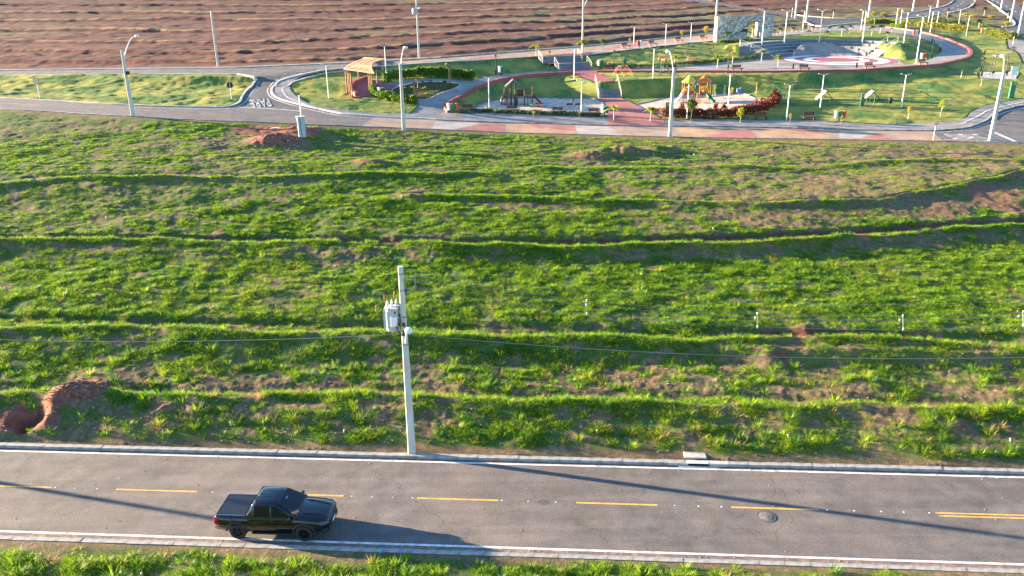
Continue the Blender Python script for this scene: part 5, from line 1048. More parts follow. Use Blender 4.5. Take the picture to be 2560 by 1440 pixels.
# litter bins in sets
def bins(cols):
    o = bpy.data.objects.new('litter_bins', None); link(o); MB().tube([(0, 0, 0), (0, 0, .95)], .06, 8).build('post', 'black_metal', o); MB().box((0, 0, .72), (1.1 if len(cols) > 2 else .7, .05, .05)).build('crossbar', 'black_metal', o)
    for i, c in enumerate(cols):
        x = (i-(len(cols)-1)/2)*.44; b = MB().lathe([(.15, -.36), (.20, .30), (.21, .34), (.19, .36), (.02, .38)], (x, -.14, .72), 12).build('bin', 'plastic_'+c, o)
    return o
for px, py, c, lb in [(955, 243, ('white', 'green'), 'white and green bin pair in the front hedge by the pergola'), (1254, 187, ('white', 'green'), 'white and green bin pair on the lawn by a garden light'), (1133, 283, ('white', 'green', 'red'), 'white, green and red bins left of the first front bench'), (1511, 291, ('white', 'green'), 'white and green bins at the corner of the pink path'),
    (1501, 171, ('white', 'green'), 'white and green bins right of the upper steps'), (1598, 121, ('red', 'white'), 'red and white bins on the back street walk'), (2097, 304, ('white', 'green', 'red'), 'white, green and red bins before the dog run'), (2309, 153, ('white', 'red', 'green'), 'white, red and green bins on the small mound'),
    (2289, 92, ('red', 'white', 'green'), 'red, white and green bins beside the round path'), (2013, 77, ('green', 'red', 'white'), 'green, red and white bins on the far back walk'), (2455, 87, ('orange', 'white'), 'orange and white bins by the right shrubs')]:
    P = GZ(px, py); P.z = max(P.z, bz(P.x, P.y)); o = bins(c); o.location = P; tag(o, lb, 'litter bins'); o.scale = (1.15,)*3
# ------------------------------------------------------------------ palms, trees, hedges
def palm(seed, h, crown, m, trunk='trunk_pale', nf=9):
    r_ = random.Random(seed); o = bpy.data.objects.new('palm', None); link(o)
    bx, by = r_.uniform(-.06, .06), r_.uniform(-.06, .06); MB().tube([(0, 0, -.1), (bx, by, h*.5), (0, 0, h)], [.085, .06, .05], 8).build('trunk', trunk, o)
    mb = MB()
    for i in range(nf):
        a = 6.283*i/nf+r_.uniform(-.3, .3); el = r_.uniform(.55, 1.25) if i % 3 else 1.35; L_ = crown*r_.uniform(.8, 1.1); d = Vector((math.cos(a), math.sin(a), 0)); P = []
        for j in range(8): t = j/7; P.append(Vector((0, 0, h))+d*(L_*t*math.cos(el)*(1+.5*t))+Vector((0, 0, L_*(math.sin(el)*t-1.05*t*t*(.45+.5*math.cos(el))))))
        sd = Vector((-d.y, d.x, 0))
        for j in range(7): mb.add([P[j]-sd*.012, P[j]+sd*.012, P[j+1]+sd*.008, P[j+1]-sd*.008], [(0, 1, 2, 3)])
        for j in range(22):
            t = .12+.86*j/21; f = t*7; k_ = min(int(f), 6); q = P[k_].lerp(P[k_+1], f-k_); tg = (P[k_+1]-P[k_]).normalized(); ll = crown*.34*(1-.55*abs(t-.4)/.6)*r_.uniform(.85, 1.1)
            for s in (-1, 1):
                e = q+(sd*s*.8+tg*.55+Vector((0, 0, -.38))).normalized()*ll; mid = q.lerp(e, .5)+Vector((0, 0, .04)); w_ = tg*.032*crown
                mb.add([q-w_*.6, q+w_*.6, mid+w_, mid-w_, e], [(0, 1, 2, 3), (3, 2, 4)])
    mb.build('fronds', m, o); return o
PR = {}
def put_palm(px, py, pt, lb, m='palm_leaf', var=0, crown=None):
    P = GZ(px, py); P.z = max(P.z, bz(P.x, P.y)-.02); h = HT(P, px, pt); key = (m, var % 3)
    if key not in PR: PR[key] = palm(40+var % 3, 1.35, 1.15, m); o = PR[key]
    else: o = copy_tree(PR[key])
    k = h/2.35; o.location = P; o.rotation_euler = (0, 0, rnd.uniform(0, 6.28)); c_ = k*(crown or 1); o.scale = (c_, c_, k); tag(o, lb, 'palm', 'young park palms')
for i, (px, py, pt, lb) in enumerate([(1341, 140, 99, 'young yellow green palm left of the upper steps'), (1456, 133, 90, 'young palm before the tall pole at the upper steps'), (1534, 303, 252, 'young palm growing in the pink path near the street'), (1626, 305, 256, 'young palm right of the pink path by the orange panel'),
    (1793, 170, 129, 'bright yellow palm on the plaza, nearest the swing'), (1831, 159, 121, 'green palm on the plaza left of two yellow ones'), (1904, 153, 115, 'yellow palm on the plaza before the blue grey steps'), (1945, 168, 129, 'low bright yellow palm left of the painted circle'), (1686, 166, 131, 'palm behind the lamp of the playground pole'),
    (1818, 105, 70, 'palm against the left part of the stone wall'), (1880, 92, 54, 'yellow palm seen through the doorway of the stone wall'), (1924, 90, 62, 'yellowish palm at the right end of the stone wall'), (2022, 92, 70, 'pale palm on the lawn before the far bins')]): put_palm(px, py, pt, lb, 'palm_leaf', i)
for i, (px, py, pt, lb) in enumerate([(1861, 103, 63, 'dark palm beside the stone wall doorway'), (1950, 88, 64, 'dark palm behind the first bench past the wall'), (2068, 94, 72, 'dark palm on the upper lawn, lowest on the left'), (2104, 90, 56, 'tallest dark palm on the upper lawn'), (2123, 83, 57, 'dark palm right behind the tallest one'), (2073, 82, 62, 'dark palm at the back left of the upper lawn'),
    (2179, 88, 57, 'dark palm at the middle of the upper lawn'), (2200, 83, 56, 'dark palm right of the middle one'), (2215, 97, 73, 'small dark palm nearest the tiers'), (2228, 85, 64, 'dark palm at the right of the upper lawn'), (2460, 40, 12, 'tall dark palm on the green wedge'), (2370, 60, 30, 'dark palm between the shrub belt lamps')]): put_palm(px, py, pt, lb, 'palm_dark', i)
put_palm(2445, 76, 40, 'slanting palm with an orange trunk near the right bins', 'palm_dark', 4)
put_palm(2305, 64, 42, 'golden palm in the far shrub belt', 'palm_leaf', 2)
def crown_mesh(r_, rx, rz_, n, ls, mb, c=(0, 0, 0)):
    for i in range(n):
        v = Vector((r_.gauss(0, 1), r_.gauss(0, 1), r_.gauss(0, 1))).normalized()*(r_.random()**.4); v = Vector((v.x*rx, v.y*rx, v.z*rz_)); v *= .75+.35*math.sin(v.x*9/rx+3)*math.cos(v.z*7/rz_)
        a = Vector((r_.gauss(0, 1), r_.gauss(0, 1), r_.gauss(0, .6))).normalized(); b = a.orthogonal().normalized()*ls*.4; p = Vector(c)+v
        mb.add([p, p+a*ls*.5+b, p+a*ls, p+a*ls*.5-b], [(0, 1, 2, 3)])
def tree(px, py, pt, lb, rx, m='tree_leaf', n=500, ls=.14, th=.45, cat='tree', tm='trunk', nm='small_tree'):
    P = GZ(px, py); P.z = max(P.z, bz(P.x, P.y)-.02); h = HT(P, px, pt); r_ = random.Random(int(px*7+py)); o = thing(nm, P, lb, cat); rz_ = h*(1-th)/2; cz = h-rz_
    mb = MB(); mb.tube([(0, 0, -.1), (.04, .02, h*th), (.02, 0, h*.85)], [.05, .035, .012], 7)
    for i in range(6): a = r_.uniform(0, 6.28); z0 = h*r_.uniform(th*.8, .75); mb.tube([(.03, 0, z0), (math.cos(a)*rx*.4, math.sin(a)*rx*.4, z0+rz_*.4), (math.cos(a)*rx*.8, math.sin(a)*rx*.8, z0+rz_*.7)], [.02, .012, .005], 5)
    mb.build('trunk', tm, o)
    if n: mb = MB(); crown_mesh(r_, rx, rz_, n, ls, mb, (0, 0, cz)); mb.build('crown', m, o)
    return o
tree(1506, 126, 93, 'round leafed small tree by the back street near the palm', .55); tree(1575, 112, 95, 'thin columnar sapling by the first back street bench', .22, 'yellow_leaf', 150); tree(1704, 97, 74, 'yellowish small tree behind the third back street bench', .5, 'yellow_leaf', 300); tree(1764, 93, 64, 'yellow green small tree left of the stone wall', .65, 'yellow_leaf', 500)
tree(1727, 307, 240, 'bushiest small tree of the front pavement, dark leaved', .85, 'tree_leaf', 1100, .17); tree(1850, 308, 268, 'pale spiky topped tree on the front pavement', .5, 'palm_leaf', 350, .2, .4, tm='trunk_pale'); tree(1974, 308, 283, 'scrawny sapling on the pavement before the dog run', .25, 'dry_stem', 60); tree(2102, 312, 288, 'sapling before the bins of the dog run', .2, 'yellow_leaf', 70)
tree(1890, 235, 202, 'thin yellowish sapling on the bank past the spring riders', .2, 'yellow_leaf', 90, tm='trunk_pale'); tree(2270, 297, 264, 'slanted sapling with yellow tip before the dog run', .25, 'yellow_leaf', 110, tm='trunk_pale'); tree(2351, 291, 246, 'slender open tree at the right end of the dog run', .6, 'palm_leaf', 260, .13, .4, tm='trunk_pale')
tree(2402, 195, 172, 'pale stemmed sapling on the lawn right of the dog run', .1, 'dry_stem', 12, tm='trunk_pale'); tree(2452, 215, 190, 'bare sapling before the gym slab', .18, 'dry_stem', 25, tm='trunk_pale'); tree(1713, 140, 120, 'leafless young tree on the upper bank', .5, 'dry_stem', 90, .1, .2); tree(1782, 127, 112, 'bare reddish young tree below the stone wall', .45, 'copper_leaf', 90, .1, .35)
tree(1044, 218, 186, 'young yellow tree in the planted bed', .45, 'yellow_leaf', 180, .12, .4, tm='trunk_pale'); tree(1115, 172, 157, 'tiny sapling on the lawn behind the back hedge', .2, 'yellow_leaf', 50)
for px, py, lb in ((1140, 291, 'low dry shrub in the first pavement tree pit'), (1237, 294, 'sapling in the second pavement tree pit'), (1334, 298, 'sapling in the third pavement tree pit'), (1448, 300, 'sapling in the fourth pavement tree pit')): tree(px, py, py-(8 if px == 1140 else 22), lb, .3, 'yellow_leaf' if px != 1140 else 'dry_flower', 60, .1, .5)
for px, py, pt, lb in ((2182, 50, 28, 'flat crowned yellow tree at the left of the far shrubs'), (2208, 50, 30, 'spreading yellow tree beside the flat crowned one'), (2412, 44, 32, 'yellow bush tree on the green wedge, left'), (2430, 48, 36, 'small yellow tree on the green wedge, middle'), (2478, 48, 38, 'small yellow tree on the green wedge, right'), (2514, 74, 52, 'wide green tree at the corner by the far right road'), (2246, 40, 28, 'dark small tree before the upper road bend'), (2458, 140, 122, 'dry yellow sapling behind the gym frame')):
    tree(px, py, pt, lb, 1.0 if px != 2458 else .35, 'yellow_leaf', 450 if px != 2458 else 70, .2, .45)
def hedge(pts, h, wd, m, lb, n, ls=.16, m2=None, nm='hedge', up=True):
    P = dens(sm(pts, 4), .15, False); o = thing(nm, GZ(*pts[0]), lb, 'hedge'); O = o.location; r_ = random.Random(len(lb)); mb = MB(); mb2 = MB()
    seg = len(P)
    for i in range(n):
        p = P[r_.randrange(seg)]; x, y = p.x+r_.gauss(0, wd*.35), p.y+r_.gauss(0, wd*.35); hh = h*(.8+.4*float(vn(np.array(x*1.7), np.array(y*1.7), 3))); z = bz(x, y)+hh*(r_.random()**.7)-.03; q = Vector((x, y, z))-O
        a = (Vector((r_.gauss(0, .5), r_.gauss(0, .5), 1.0)) if up else Vector((r_.gauss(0, 1), r_.gauss(0, 1), r_.gauss(0, .7)))).normalized(); b = a.cross(Vector((r_.gauss(0, 1), r_.gauss(0, 1), .1))).normalized()*ls*.22
        (mb2 if (m2 and r_.random() < .4) else mb).add([q, q+a*ls*.5+b, q+a*ls, q+a*ls*.5-b], [(0, 1, 2, 3)])
    mb.build('leaves', m, o)
    if m2: mb2.build('leaves', m2, o)
    return o
hedge([(963, 207), (1002, 199), (1060, 193), (1110, 194), (1150, 198), (1183, 202)], 1.15, .7, 'hedge_leaf', 'tall curved green hedge behind the planted bed', 9000, .28, 'tree_leaf')
hedge([(930, 233), (940, 241), (965, 249), (1000, 257), (1040, 262)], .95, .5, 'hedge_leaf', 'yellow green hedge at the front of the pergola', 5000, .26)
hedge([(1656, 292), (1700, 294), (1760, 295), (1816, 294), (1880, 286), (1922, 271), (1943, 252)], 1.0, .8, 'red_leaf', 'long red and copper hedge around the colourful playground', 11000, .26, 'copper_leaf')
hedge([(1180, 281), (1250, 283), (1330, 286), (1420, 289), (1500, 291)], .4, .9, 'strip_leaf', 'low green planting strip between the front benches', 4500, .2)
hedge([(1540, 172), (1580, 170), (1700, 164), (1795, 156), (1880, 148), (1935, 140)], .45, .5, 'strip_leaf', 'low dark planting strip at the foot of the upper bank', 5000, .22)
hedge([(2170, 58), (2210, 56), (2280, 62)], .9, 1.6, 'yellow_leaf', 'yellow green shrub mass left of the far planting', 4500, .3, 'hedge_leaf', 'shrub_bed', False)
hedge([(2296, 66), (2340, 70), (2410, 78)], 1.0, 1.2, 'yellow_leaf', 'long yellow and green shrub belt beyond the round path', 6000, .3, 'hedge_leaf', 'shrub_bed', False)
hedge([(2475, 84), (2500, 92), (2530, 100)], 1.1, 2.2, 'tree_leaf', 'dark and yellow shrubs at the far right corner', 6000, .32, 'yellow_leaf', 'shrub_bed', False)
hedge([(2236, 68), (2252, 74)], .8, 1.2, 'hedge_leaf', 'small bright green shrub clump by the back walk', 1500, .3, None, 'shrub_bed', False)
hedge([(2310, 50), (2360, 56), (2410, 60), (2470, 70)], .7, 1.3, 'tree_leaf', 'dull green low shrubs behind the shrub belt', 3500, .3, 'strip_leaf', 'shrub_bed', False)
hedge([(1800, 107), (1840, 107), (1860, 105)], .35, .5, 'strip_leaf', 'low plants along the foot of the stone wall', 900, .3, 'yellow_leaf', 'shrub_bed')
hd = 0
for px, py, h, m, lb in [(1216, 280, .8, 'dry_flower', 'dry plume grass by the first park lamp of the sand pit'), (1248, 283, .6, 'dry_flower', 'dry plume grass between the first two front benches'), (1297, 281, .6, 'dry_flower', 'small dry plume grass behind the second front bench'), (1337, 284, .7, 'dry_flower', 'dry plume grass between second and third bench'), (1352, 284, .6, 'dry_flower', 'dry plume grass next to the spinner'), (1412, 287, .8, 'dry_flower', 'dry plume grass right of the third bench'), (1460, 287, .5, 'dry_flower', 'dry plume grass left of the fourth bench'), (1489, 286, .6, 'dry_flower', 'dry plume grass behind the fourth bench'),
    (1493, 167, .8, 'dry_flower', 'dry plume grass behind the bins of the upper steps'), (1521, 166, .6, 'dry_flower', 'dry plume grass left of the climber'), (1720, 156, .9, 'dry_flower', 'left plume of the dry grasses on the upper bank'), (1730, 156, .8, 'dry_flower', 'middle plume of the dry grasses on the upper bank'), (1740, 156, .8, 'dry_flower', 'right plume of the dry grasses on the upper bank'),
    (1788, 283, 1.2, 'red_leaf', 'red cordyline rising left in the red hedge'), (1810, 283, 1.2, 'red_leaf', 'red cordyline second from left in the hedge'), (1705, 283, 1.2, 'red_leaf', 'red cordyline near the tall pole'), (1890, 275, 1.3, 'red_leaf', 'red cordyline in the bending part of the hedge'), (1905, 268, 1.2, 'red_leaf', 'red cordyline nearer the fence end'), (1935, 250, 1.5, 'red_leaf', 'red cordyline at the fence end of the hedge'),
    (1010, 222, .5, 'hedge_leaf', 'low rosette plant at the left of the bed'), (1030, 220, .5, 'palm_leaf', 'yellowish rosette in the planted bed'), (1060, 222, .5, 'palm_leaf', 'middle yellowish rosette in the planted bed'), (1064, 237, .5, 'palm_leaf', 'front rosette in the planted bed'), (1057, 205, .5, 'palm_dark', 'dark rosette at the back of the bed'), (1077, 204, .5, 'palm_dark', 'second dark rosette at the back of the bed'), (1112, 206, .5, 'palm_dark', 'dark rosette by the garden light of the bed')]:
    P = GZ(px, py); r_ = random.Random(int(px)); mb = MB()
    for i in range(46): a = r_.uniform(0, 6.28); t = r_.uniform(.25, 1.2); d = Vector((math.cos(a)*math.cos(t), math.sin(a)*math.cos(t), math.sin(t))); b = d.cross(Vector((0, 0, 1))).normalized()*.04; l_ = h*r_.uniform(.6, 1); mb.add([(0, 0, 0), d*l_*.5+b, d*l_-Vector((0, 0, .08*l_)), d*l_*.5-b], [(0, 1, 2, 3)])
    if m == 'dry_flower': crown_mesh(r_, .28, h*.35, 120, .12, mb, (0, 0, h*.75))
    if m == 'red_leaf': crown_mesh(r_, .32, h*.45, 160, .2, mb, (0, 0, h*.7))
    o = mb.build('ornamental_plant', m); o.location = P; tag(o, lb, 'plant')
# ------------------------------------------------------------------ pergola
C0 = G(985, 222); pg = thing('pergola', (0, 0, 0), 'timber pergola with curved slatted roof over the red terrace', 'pergola')
zt = bz(G(905, 240).x, G(905, 240).y)+3.0
outp = [(868, 243), (872, 237), (881, 244), (903, 246), (897, 200), (899, 206)]
posts_o = [(868, 233), (873, 232), (877, 243), (881, 244)]; posts_i = [(924, 225), (928, 229), (932, 232), (897, 200), (944, 214), (960, 207)]
for px, py in posts_o+posts_i:
    P = G(px, py); MB().tube([P-Vector((0, 0, .1)), Vector((P.x, P.y, zt))], .085, 8).build('post', 'wood_pergola', pg); MB().lathe([(.12, .04), (.12, .3), (.1, .32)], (P.x, P.y, P.z), 8).build('post_shoe', 'bench_leg', pg)
def lvl(px, py, z): p = at(px, py, z); return Vector((p.x, p.y, z))
OUT = smooth([lvl(862, 176, zt), lvl(872, 166, zt), lvl(885, 158, zt), lvl(905, 150, zt), lvl(915, 146, zt)], False, 5); INN = smooth([lvl(934, 186, zt), lvl(929, 176, zt), lvl(928, 168, zt), lvl(935, 158, zt), lvl(959, 149.5, zt)], False, 5)
n = min(len(OUT), len(INN)); MB().tube(OUT, .08, 6).build('beam', 'wood_pergola', pg); MB().tube(INN, .08, 6).build('beam', 'wood_pergola', pg); MB().tube([a.lerp(b, .5) for a, b in zip(OUT, INN)], .08, 6).build('beam', 'wood_pergola', pg)
for i in range(14):
    f = i/13*(n-1.001); k = int(f); a = OUT[k].lerp(OUT[k+1], f-k); b = INN[k].lerp(INN[k+1], f-k); d = (b-a).normalized()*.35; MB().tube([a-d+Vector((0, 0, .14)), b+d+Vector((0, 0, .14))], .045, 6).build('roof_pole', 'wood_pergola', pg)
# ------------------------------------------------------------------ wooden playground
def at_root(root): return root
P = G(1300, 262); wp = thing('wooden_playground', (P.x, P.y, P.z+.03), 'dark timber play towers with gable roof, barrel tunnel and slide', 'play structure')
S_ = P.length/F      # metres per photo pixel at that distance
def post_(x, y, h, m='wood_dark', root=wp, r_=.07): MB().tube([(x, y, 0), (x, y, h)], r_, 7).build('post', m, root)
xs_ = lambda px: (px-1300)*S_
for x in (1262, 1268, 1279, 1288):
    for y in (-.7, .9): post_(xs_(x)+.0, y, 2.1 if x < 1275 else 2.6)
for x in (1311, 1331):
    for y in (-.6, .8): post_(xs_(x), y, 2.2)
for (a, b, z) in ((1261, 1289, 1.05), (1310, 1332, 1.05)): MB().box(((xs_(a)+xs_(b))/2, .1, z), (xs_(b)-xs_(a), 1.7, .1)).build('deck', 'wood_dark', wp)
for (a, b) in ((1261, 1279), (1311, 1331)):
    for y in (-.68, .85):
        for z in (1.5, 1.8): MB().bar((xs_(a), y, z), (xs_(b), y, z), .05).build('rail', 'wood_dark', wp)
for s in (-1, 1): MB().bar((xs_(1283), .1, 3.25), (xs_(1283)+s*1.05, .1, 2.35), 1.9, .07).build('roof', 'roof_dark', wp)
for x in (1277, 1289):
    post_(xs_(x), -.7, 2.4)
tn = MB(); tn.lathe([(.42, xs_(1293)), (.42, xs_(1311))], (0, .1, 1.55), 14, 'X'); tn.lathe([(.36, xs_(1311)), (.36, xs_(1293))], (0, .1, 1.55), 14, 'X'); tn.build('tunnel', 'wood_dark', wp)
mb = MB(); mb.bar((xs_(1332), -.1, 1.1), (xs_(1352), -.25, .12), .5, .05); mb.bar((xs_(1332), -.38, 1.2), (xs_(1352), -.52, .22), .05, .18); mb.bar((xs_(1332), .18, 1.2), (xs_(1352), .02, .22), .05, .18); mb.build('slide', 'wood_dark', wp)
for s in (-.25, .25): MB().bar((xs_(1322)+s, -.85, 0), (xs_(1322)+s, -.65, 1.1), .06).build('ladder_rail', 'wood_dark', wp)
for k in range(4): MB().bar((xs_(1322)-.25, -.83+.04*k, .2+.24*k), (xs_(1322)+.25, -.83+.04*k, .2+.24*k), .05).build('rung', 'wood_dark', wp)
MB().bar((xs_(1254), -.3, .1), (xs_(1262), -.2, 1.05), .8, .08).build('ramp', 'wood_dark', wp); MB().tube([(xs_(1253), -.7, .2), (xs_(1253), -.7, .9), (xs_(1262), -.7, 1.8)], .03, 6).build('handrail', 'steel_grey', wp)
MB().box((xs_(1290), -.6, .5), (.5, .1, 1.0)).build('climbing_panel', 'wood_dark', wp)
P = GZ(1347, 268); P.z = bz(P.x, P.y)+.03; t = thing('spinner', P, 'round blue, green and red spinner by the timber slide', 'roundabout'); MB().lathe([(.1, 0), (.1, .35), (.05, .36)], n=10).build('hub', 'black_metal', t)
for i in range(6):
    a0, a1 = R(60*i), R(60*i+56); V = []
    for j in range(6): a = a0+(a1-a0)*j/5; V += [(1.25*math.cos(a), 1.25*math.sin(a), .42), (.75*math.cos(a), .75*math.sin(a), .42), (1.25*math.cos(a), 1.25*math.sin(a), .34), (.75*math.cos(a), .75*math.sin(a), .34)]
    MB().add(V, [(4*j, 4*j+1, 4*j+5, 4*j+4) for j in range(5)]+[(4*j, 4*j+4, 4*j+6, 4*j+2) for j in range(5)]+[(4*j+1, 4*j+3, 4*j+7, 4*j+5) for j in range(5)]).build('seat_segment', 'plastic_'+['blue', 'red', 'yellow', 'green', 'orange', 'blue'][i], t)
for i in range(3): a = R(60*i); MB().bar((-.8*math.cos(a), -.8*math.sin(a), .36), (.8*math.cos(a), .8*math.sin(a), .36), .05).build('spoke', 'black_metal', t)
for px, lb in ((1424, 'left wooden spring horse in the sand pit'), (1445, 'right wooden spring horse beside a park lamp')):
    P = GZ(px, 273); P.z = bz(P.x, P.y)+.03; t = thing('spring_rider', P, lb, 'spring rider', rz=.3); MB().tube([(.1*math.cos(a), .1*math.sin(a), .02*k) for k, a in enumerate(np.arange(0, 18, .8))], .02, 5).build('spring', 'steel_grey', t)
    mb = MB(); mb.box((0, 0, .62), (.75, .16, .26)); mb.bar((.25, 0, .7), (.42, 0, 1.15), .14, .2); mb.box((.5, 0, 1.15), (.3, .12, .16)); mb.bar((-.35, 0, .65), (-.48, 0, .35), .08); mb.build('horse', 'wood_dark', t, .03); MB().bar((.32, -.2, .95), (.32, .2, .95), .04).build('handle', 'steel_grey', t)
P = GZ(1402, 197); t = thing('seesaw', P, 'red and green seesaw tilted on the lawn below the upper steps', 'seesaw', rz=-.05); d = Vector((1.85, -.35, -.62)); MB().bar(-d*.98+Vector((0, 0, .75)), d*.98+Vector((0, 0, .75)), .14, .09).build('beam', 'plastic_dgreen', t)
for s in (-1, 1): q = d*s*.9+Vector((0, 0, .8)); MB().bar(q, q+d*s*.12, .3, .06).build('seat', 'plastic_orange', t); MB().tube([q-d*s*.1+Vector((0, -.2, .02)), q-d*s*.1+Vector((0, 0, .25)), q-d*s*.1+Vector((0, .2, .02))], .02, 5).build('handle', 'plastic_dgreen', t)
for s in (-.18, .18): MB().bar((0, s, 0), (0, s, .75), .07).build('support', 'plastic_dgreen', t)
# climber dome
P = GZ(1557, 188); t = thing('rope_climber', P, 'red and orange rope net climber on the lawn by the upper path', 'climbing frame'); r_ = 1.45; ring = []
for k, (rad, z_) in enumerate(((1.45, .05), (1.15, .75), (.6, 1.3))): ring.append([Vector((rad*math.cos(R(45*i+22*k)), rad*math.sin(R(45*i+22*k)), z_)) for i in range(8)])
for k in range(3): MB().tube(ring[k]+[ring[k][0]], .018, 5).build('hoop', 'plastic_red' if k != 1 else 'plastic_orange', t)
for k in range(2):
    for i in range(8): MB().tube([ring[k][i], ring[k+1][i]], .018, 5).build('strut', 'plastic_red', t); MB().tube([ring[k][i], ring[k+1][(i-1) % 8]], .014, 5).build('strut', 'trunk_pale', t)
for i in range(8): MB().lathe([(.001, .09), (.08, .05), (.08, -.05)], ring[0][i], 7).build('foot', 'plastic_yellow', t)
# swing frame
P = GZ(1652, 187); t = thing('swing_frame', P, 'green A frame swing with red joints beside the plaza path', 'swing'); b0, b1, tp = [Vector((-1.1, -.5, 0)), Vector((.15, .6, 0))], [Vector((-.35, -1.1, 0)), Vector((1.15, -1.0, 0))], None
A = Vector((-.2, .35, 2.25)); B = Vector((.45, -.55, 2.15))
for a, b in ((A, (-1.25, -.1, 0)), (A, (.1, .75, 0)), (B, (-.45, -1.0, 0)), (B, (1.25, -.9, 0))): MB().tube([a, b], .05, 6).build('leg', 'plastic_dgreen', t)
MB().tube([A, B], .06, 6).build('top_beam', 'plastic_red', t)
for p in (A, B): MB().lathe([(.001, .22), (.2, .12), (.24, -.05), (.12, -.2)], p, 10).build('joint', 'plastic_red', t)
for s in (-.2, .2): MB().tube([A.lerp(B, .5)+Vector((s, s, 0)), Vector((.1+s, -.1+s, .55))], .015, 4).build('chain', 'steel_grey', t)
MB().lathe([(.001, 0), (.26, .02), (.3, .1)], (.1, -.1, .5), 12).build('seat', 'plastic_blue', t)
# ------------------------------------------------------------------ colourful playground
P = G(1740, 255); cp = thing('play_castle', (P.x, P.y, P.z+.03), 'colourful play towers with yellow and orange cone roofs and green slide', 'play structure'); S_ = P.length/F; xc = lambda px: (px-1740)*S_
def cz(py): return max(0, HT(P, 1740, py))
for (a, b, roof, px0) in ((1708, 1734, 'plastic_yellow', 1722), (1745, 1768, 'plastic_orange', 1757)):
    for x in (a, b):
        for y in (-.55, .75): MB().tube([(xc(x), y, 0), (xc(x), y, 2.75)], .06, 8).build('post', 'plastic_orange' if roof != 'plastic_yellow' else 'wood_pergola', cp)
    xm = (xc(a)+xc(b))/2; MB().box((xm, .1, 1.1), (xc(b)-xc(a)+.1, 1.4, .1)).build('deck', 'wood_dark', cp)
    mb = MB(); mb.lathe([(1.0, 2.6), (.98, 2.68), (.001, 3.55)], (xm, .1, 0), 4 if False else 10, sm=False); mb.build('cone_roof', roof, cp)
    mb = MB(); mb.box((xm, .78, 1.55), (xc(b)-xc(a), .06, .8)); mb.build('back_panel', 'plastic_yellow', cp, .02)
    V = []; Fc = []; q = 14
    for j in range(q+1): aa = math.pi*j/q; V += [(xm+.42*math.cos(aa), -.58, 1.5+.55*math.sin(aa)), (xm+.56*math.cos(aa), -.58, 1.5+.7*math.sin(aa))]
    MB().add(V+[(x, y+.08, z) for x, y, z in V], [(2*j, 2*j+1, 2*j+3, 2*j+2) for j in range(q)]+[(2*j+2*q+2, 2*j+2*q+4, 2*j+2*q+5, 2*j+2*q+3) for j in range(q)]+[(2*j+1, 2*j+2*q+3, 2*j+2*q+5, 2*j+3) for j in range(q)]).build('arch_panel', 'plastic_yellow', cp)
tn = MB(); tn.lathe([(.46, xc(1732)), (.50, xc(1736)), (.46, xc(1740)), (.50, xc(1744)), (.46, xc(1749))], (0, .1, 1.7), 16, 'X'); tn.build('tunnel', 'plastic_teal', cp)
mb = MB(); pts = [(xc(1762), -.55, 1.15), (xc(1766), -1.0, .8), (xc(1770), -1.35, .4), (xc(1776), -1.7, .15)]
for a, b in zip(pts, pts[1:]): mb.bar(a, b, .45, .06); o1 = Vector((.2, .12, .1)); mb.bar(Vector(a)+o1, Vector(b)+o1, .06, .22); mb.bar(Vector(a)-Vector((.2, .12, -.1)), Vector(b)-Vector((.2, .12, -.1)), .06, .22)
mb.build('slide', 'plastic_teal', cp)
MB().lathe([(.3, -.05), (.34, 0), (.3, .05)], (xc(1757), -.7, 1.5), 12, 'Y').build('hoop_panel', 'plastic_orange', cp)
for k in range(5): MB().box((xc(1708)-.15-.2*k*.9, -.1, 1.0-.21*k), (.26, .8, .1)).build('stair_tread', 'stone', cp)
MB().tube([(xc(1708), -.5, 1.9), (xc(1700), -.5, 1.1), (xc(1697), -.5, .2)], .035, 6).build('handrail', 'steel_grey', cp); MB().lathe([(.35, -.04), (.42, 0), (.35, .04)], (xc(1713), -.62, 1.5), 12, 'Y').build('hoop_panel', 'plastic_red', cp)
P = G(1790, 247); t = thing('swing_frame', (P.x, P.y, P.z), 'green two seat swing set right of the play towers', 'swing')
for x in (-.3, 1.1):
    for s in (-.5, .5): MB().tube([(x, s, 0), (x, 0, 1.95)], .04, 6).build('leg', 'plastic_dgreen', t)
MB().tube([(-1.6, .3, 1.95), (1.2, 0, 1.95)], .045, 6).build('top_beam', 'plastic_dgreen', t)
for x in (-1.3, -.8, -.45, -.1): MB().tube([(x, .2, 1.95), (x, .1, .45)], .012, 4).build('chain', 'plastic_yellow', t)
for x in (-1.05, -.28): MB().box((x, .1, .43), (.5, .2, .05)).build('seat', 'plastic_yellow' if x > -.5 else 'plastic_red', t)
for px, c, lb in ((1827, 'yellow', 'yellow spring rider panel at the right of the second sand pit'), (1847, 'blue', 'blue and white spring rider at the right of the second sand pit')):
    P = GZ(px, 241); P.z = bz(P.x, P.y)+.03; t = thing('spring_rider', P, lb, 'spring rider'); MB().tube([(.09*math.cos(a), .09*math.sin(a), .018*k) for k, a in enumerate(np.arange(0, 16, .8))], .02, 5).build('spring', 'steel_grey', t)
    for s in (-.14, .14): mb = MB(); mb.box((-.05, s, .72), (.55, .05, .55)); mb.box((.2, s, 1.02), (.24, .05, .3)); mb.box((-.28, s, .98), (.12, .05, .2)); mb.build('side_panel', 'plastic_'+(c if s < 0 or c == 'yellow' else 'white'), t, .03)
    MB().box((-.05, 0, .7), (.4, .26, .05)).build('seat', 'plastic_'+('white' if c == 'blue' else 'yellow'), t)
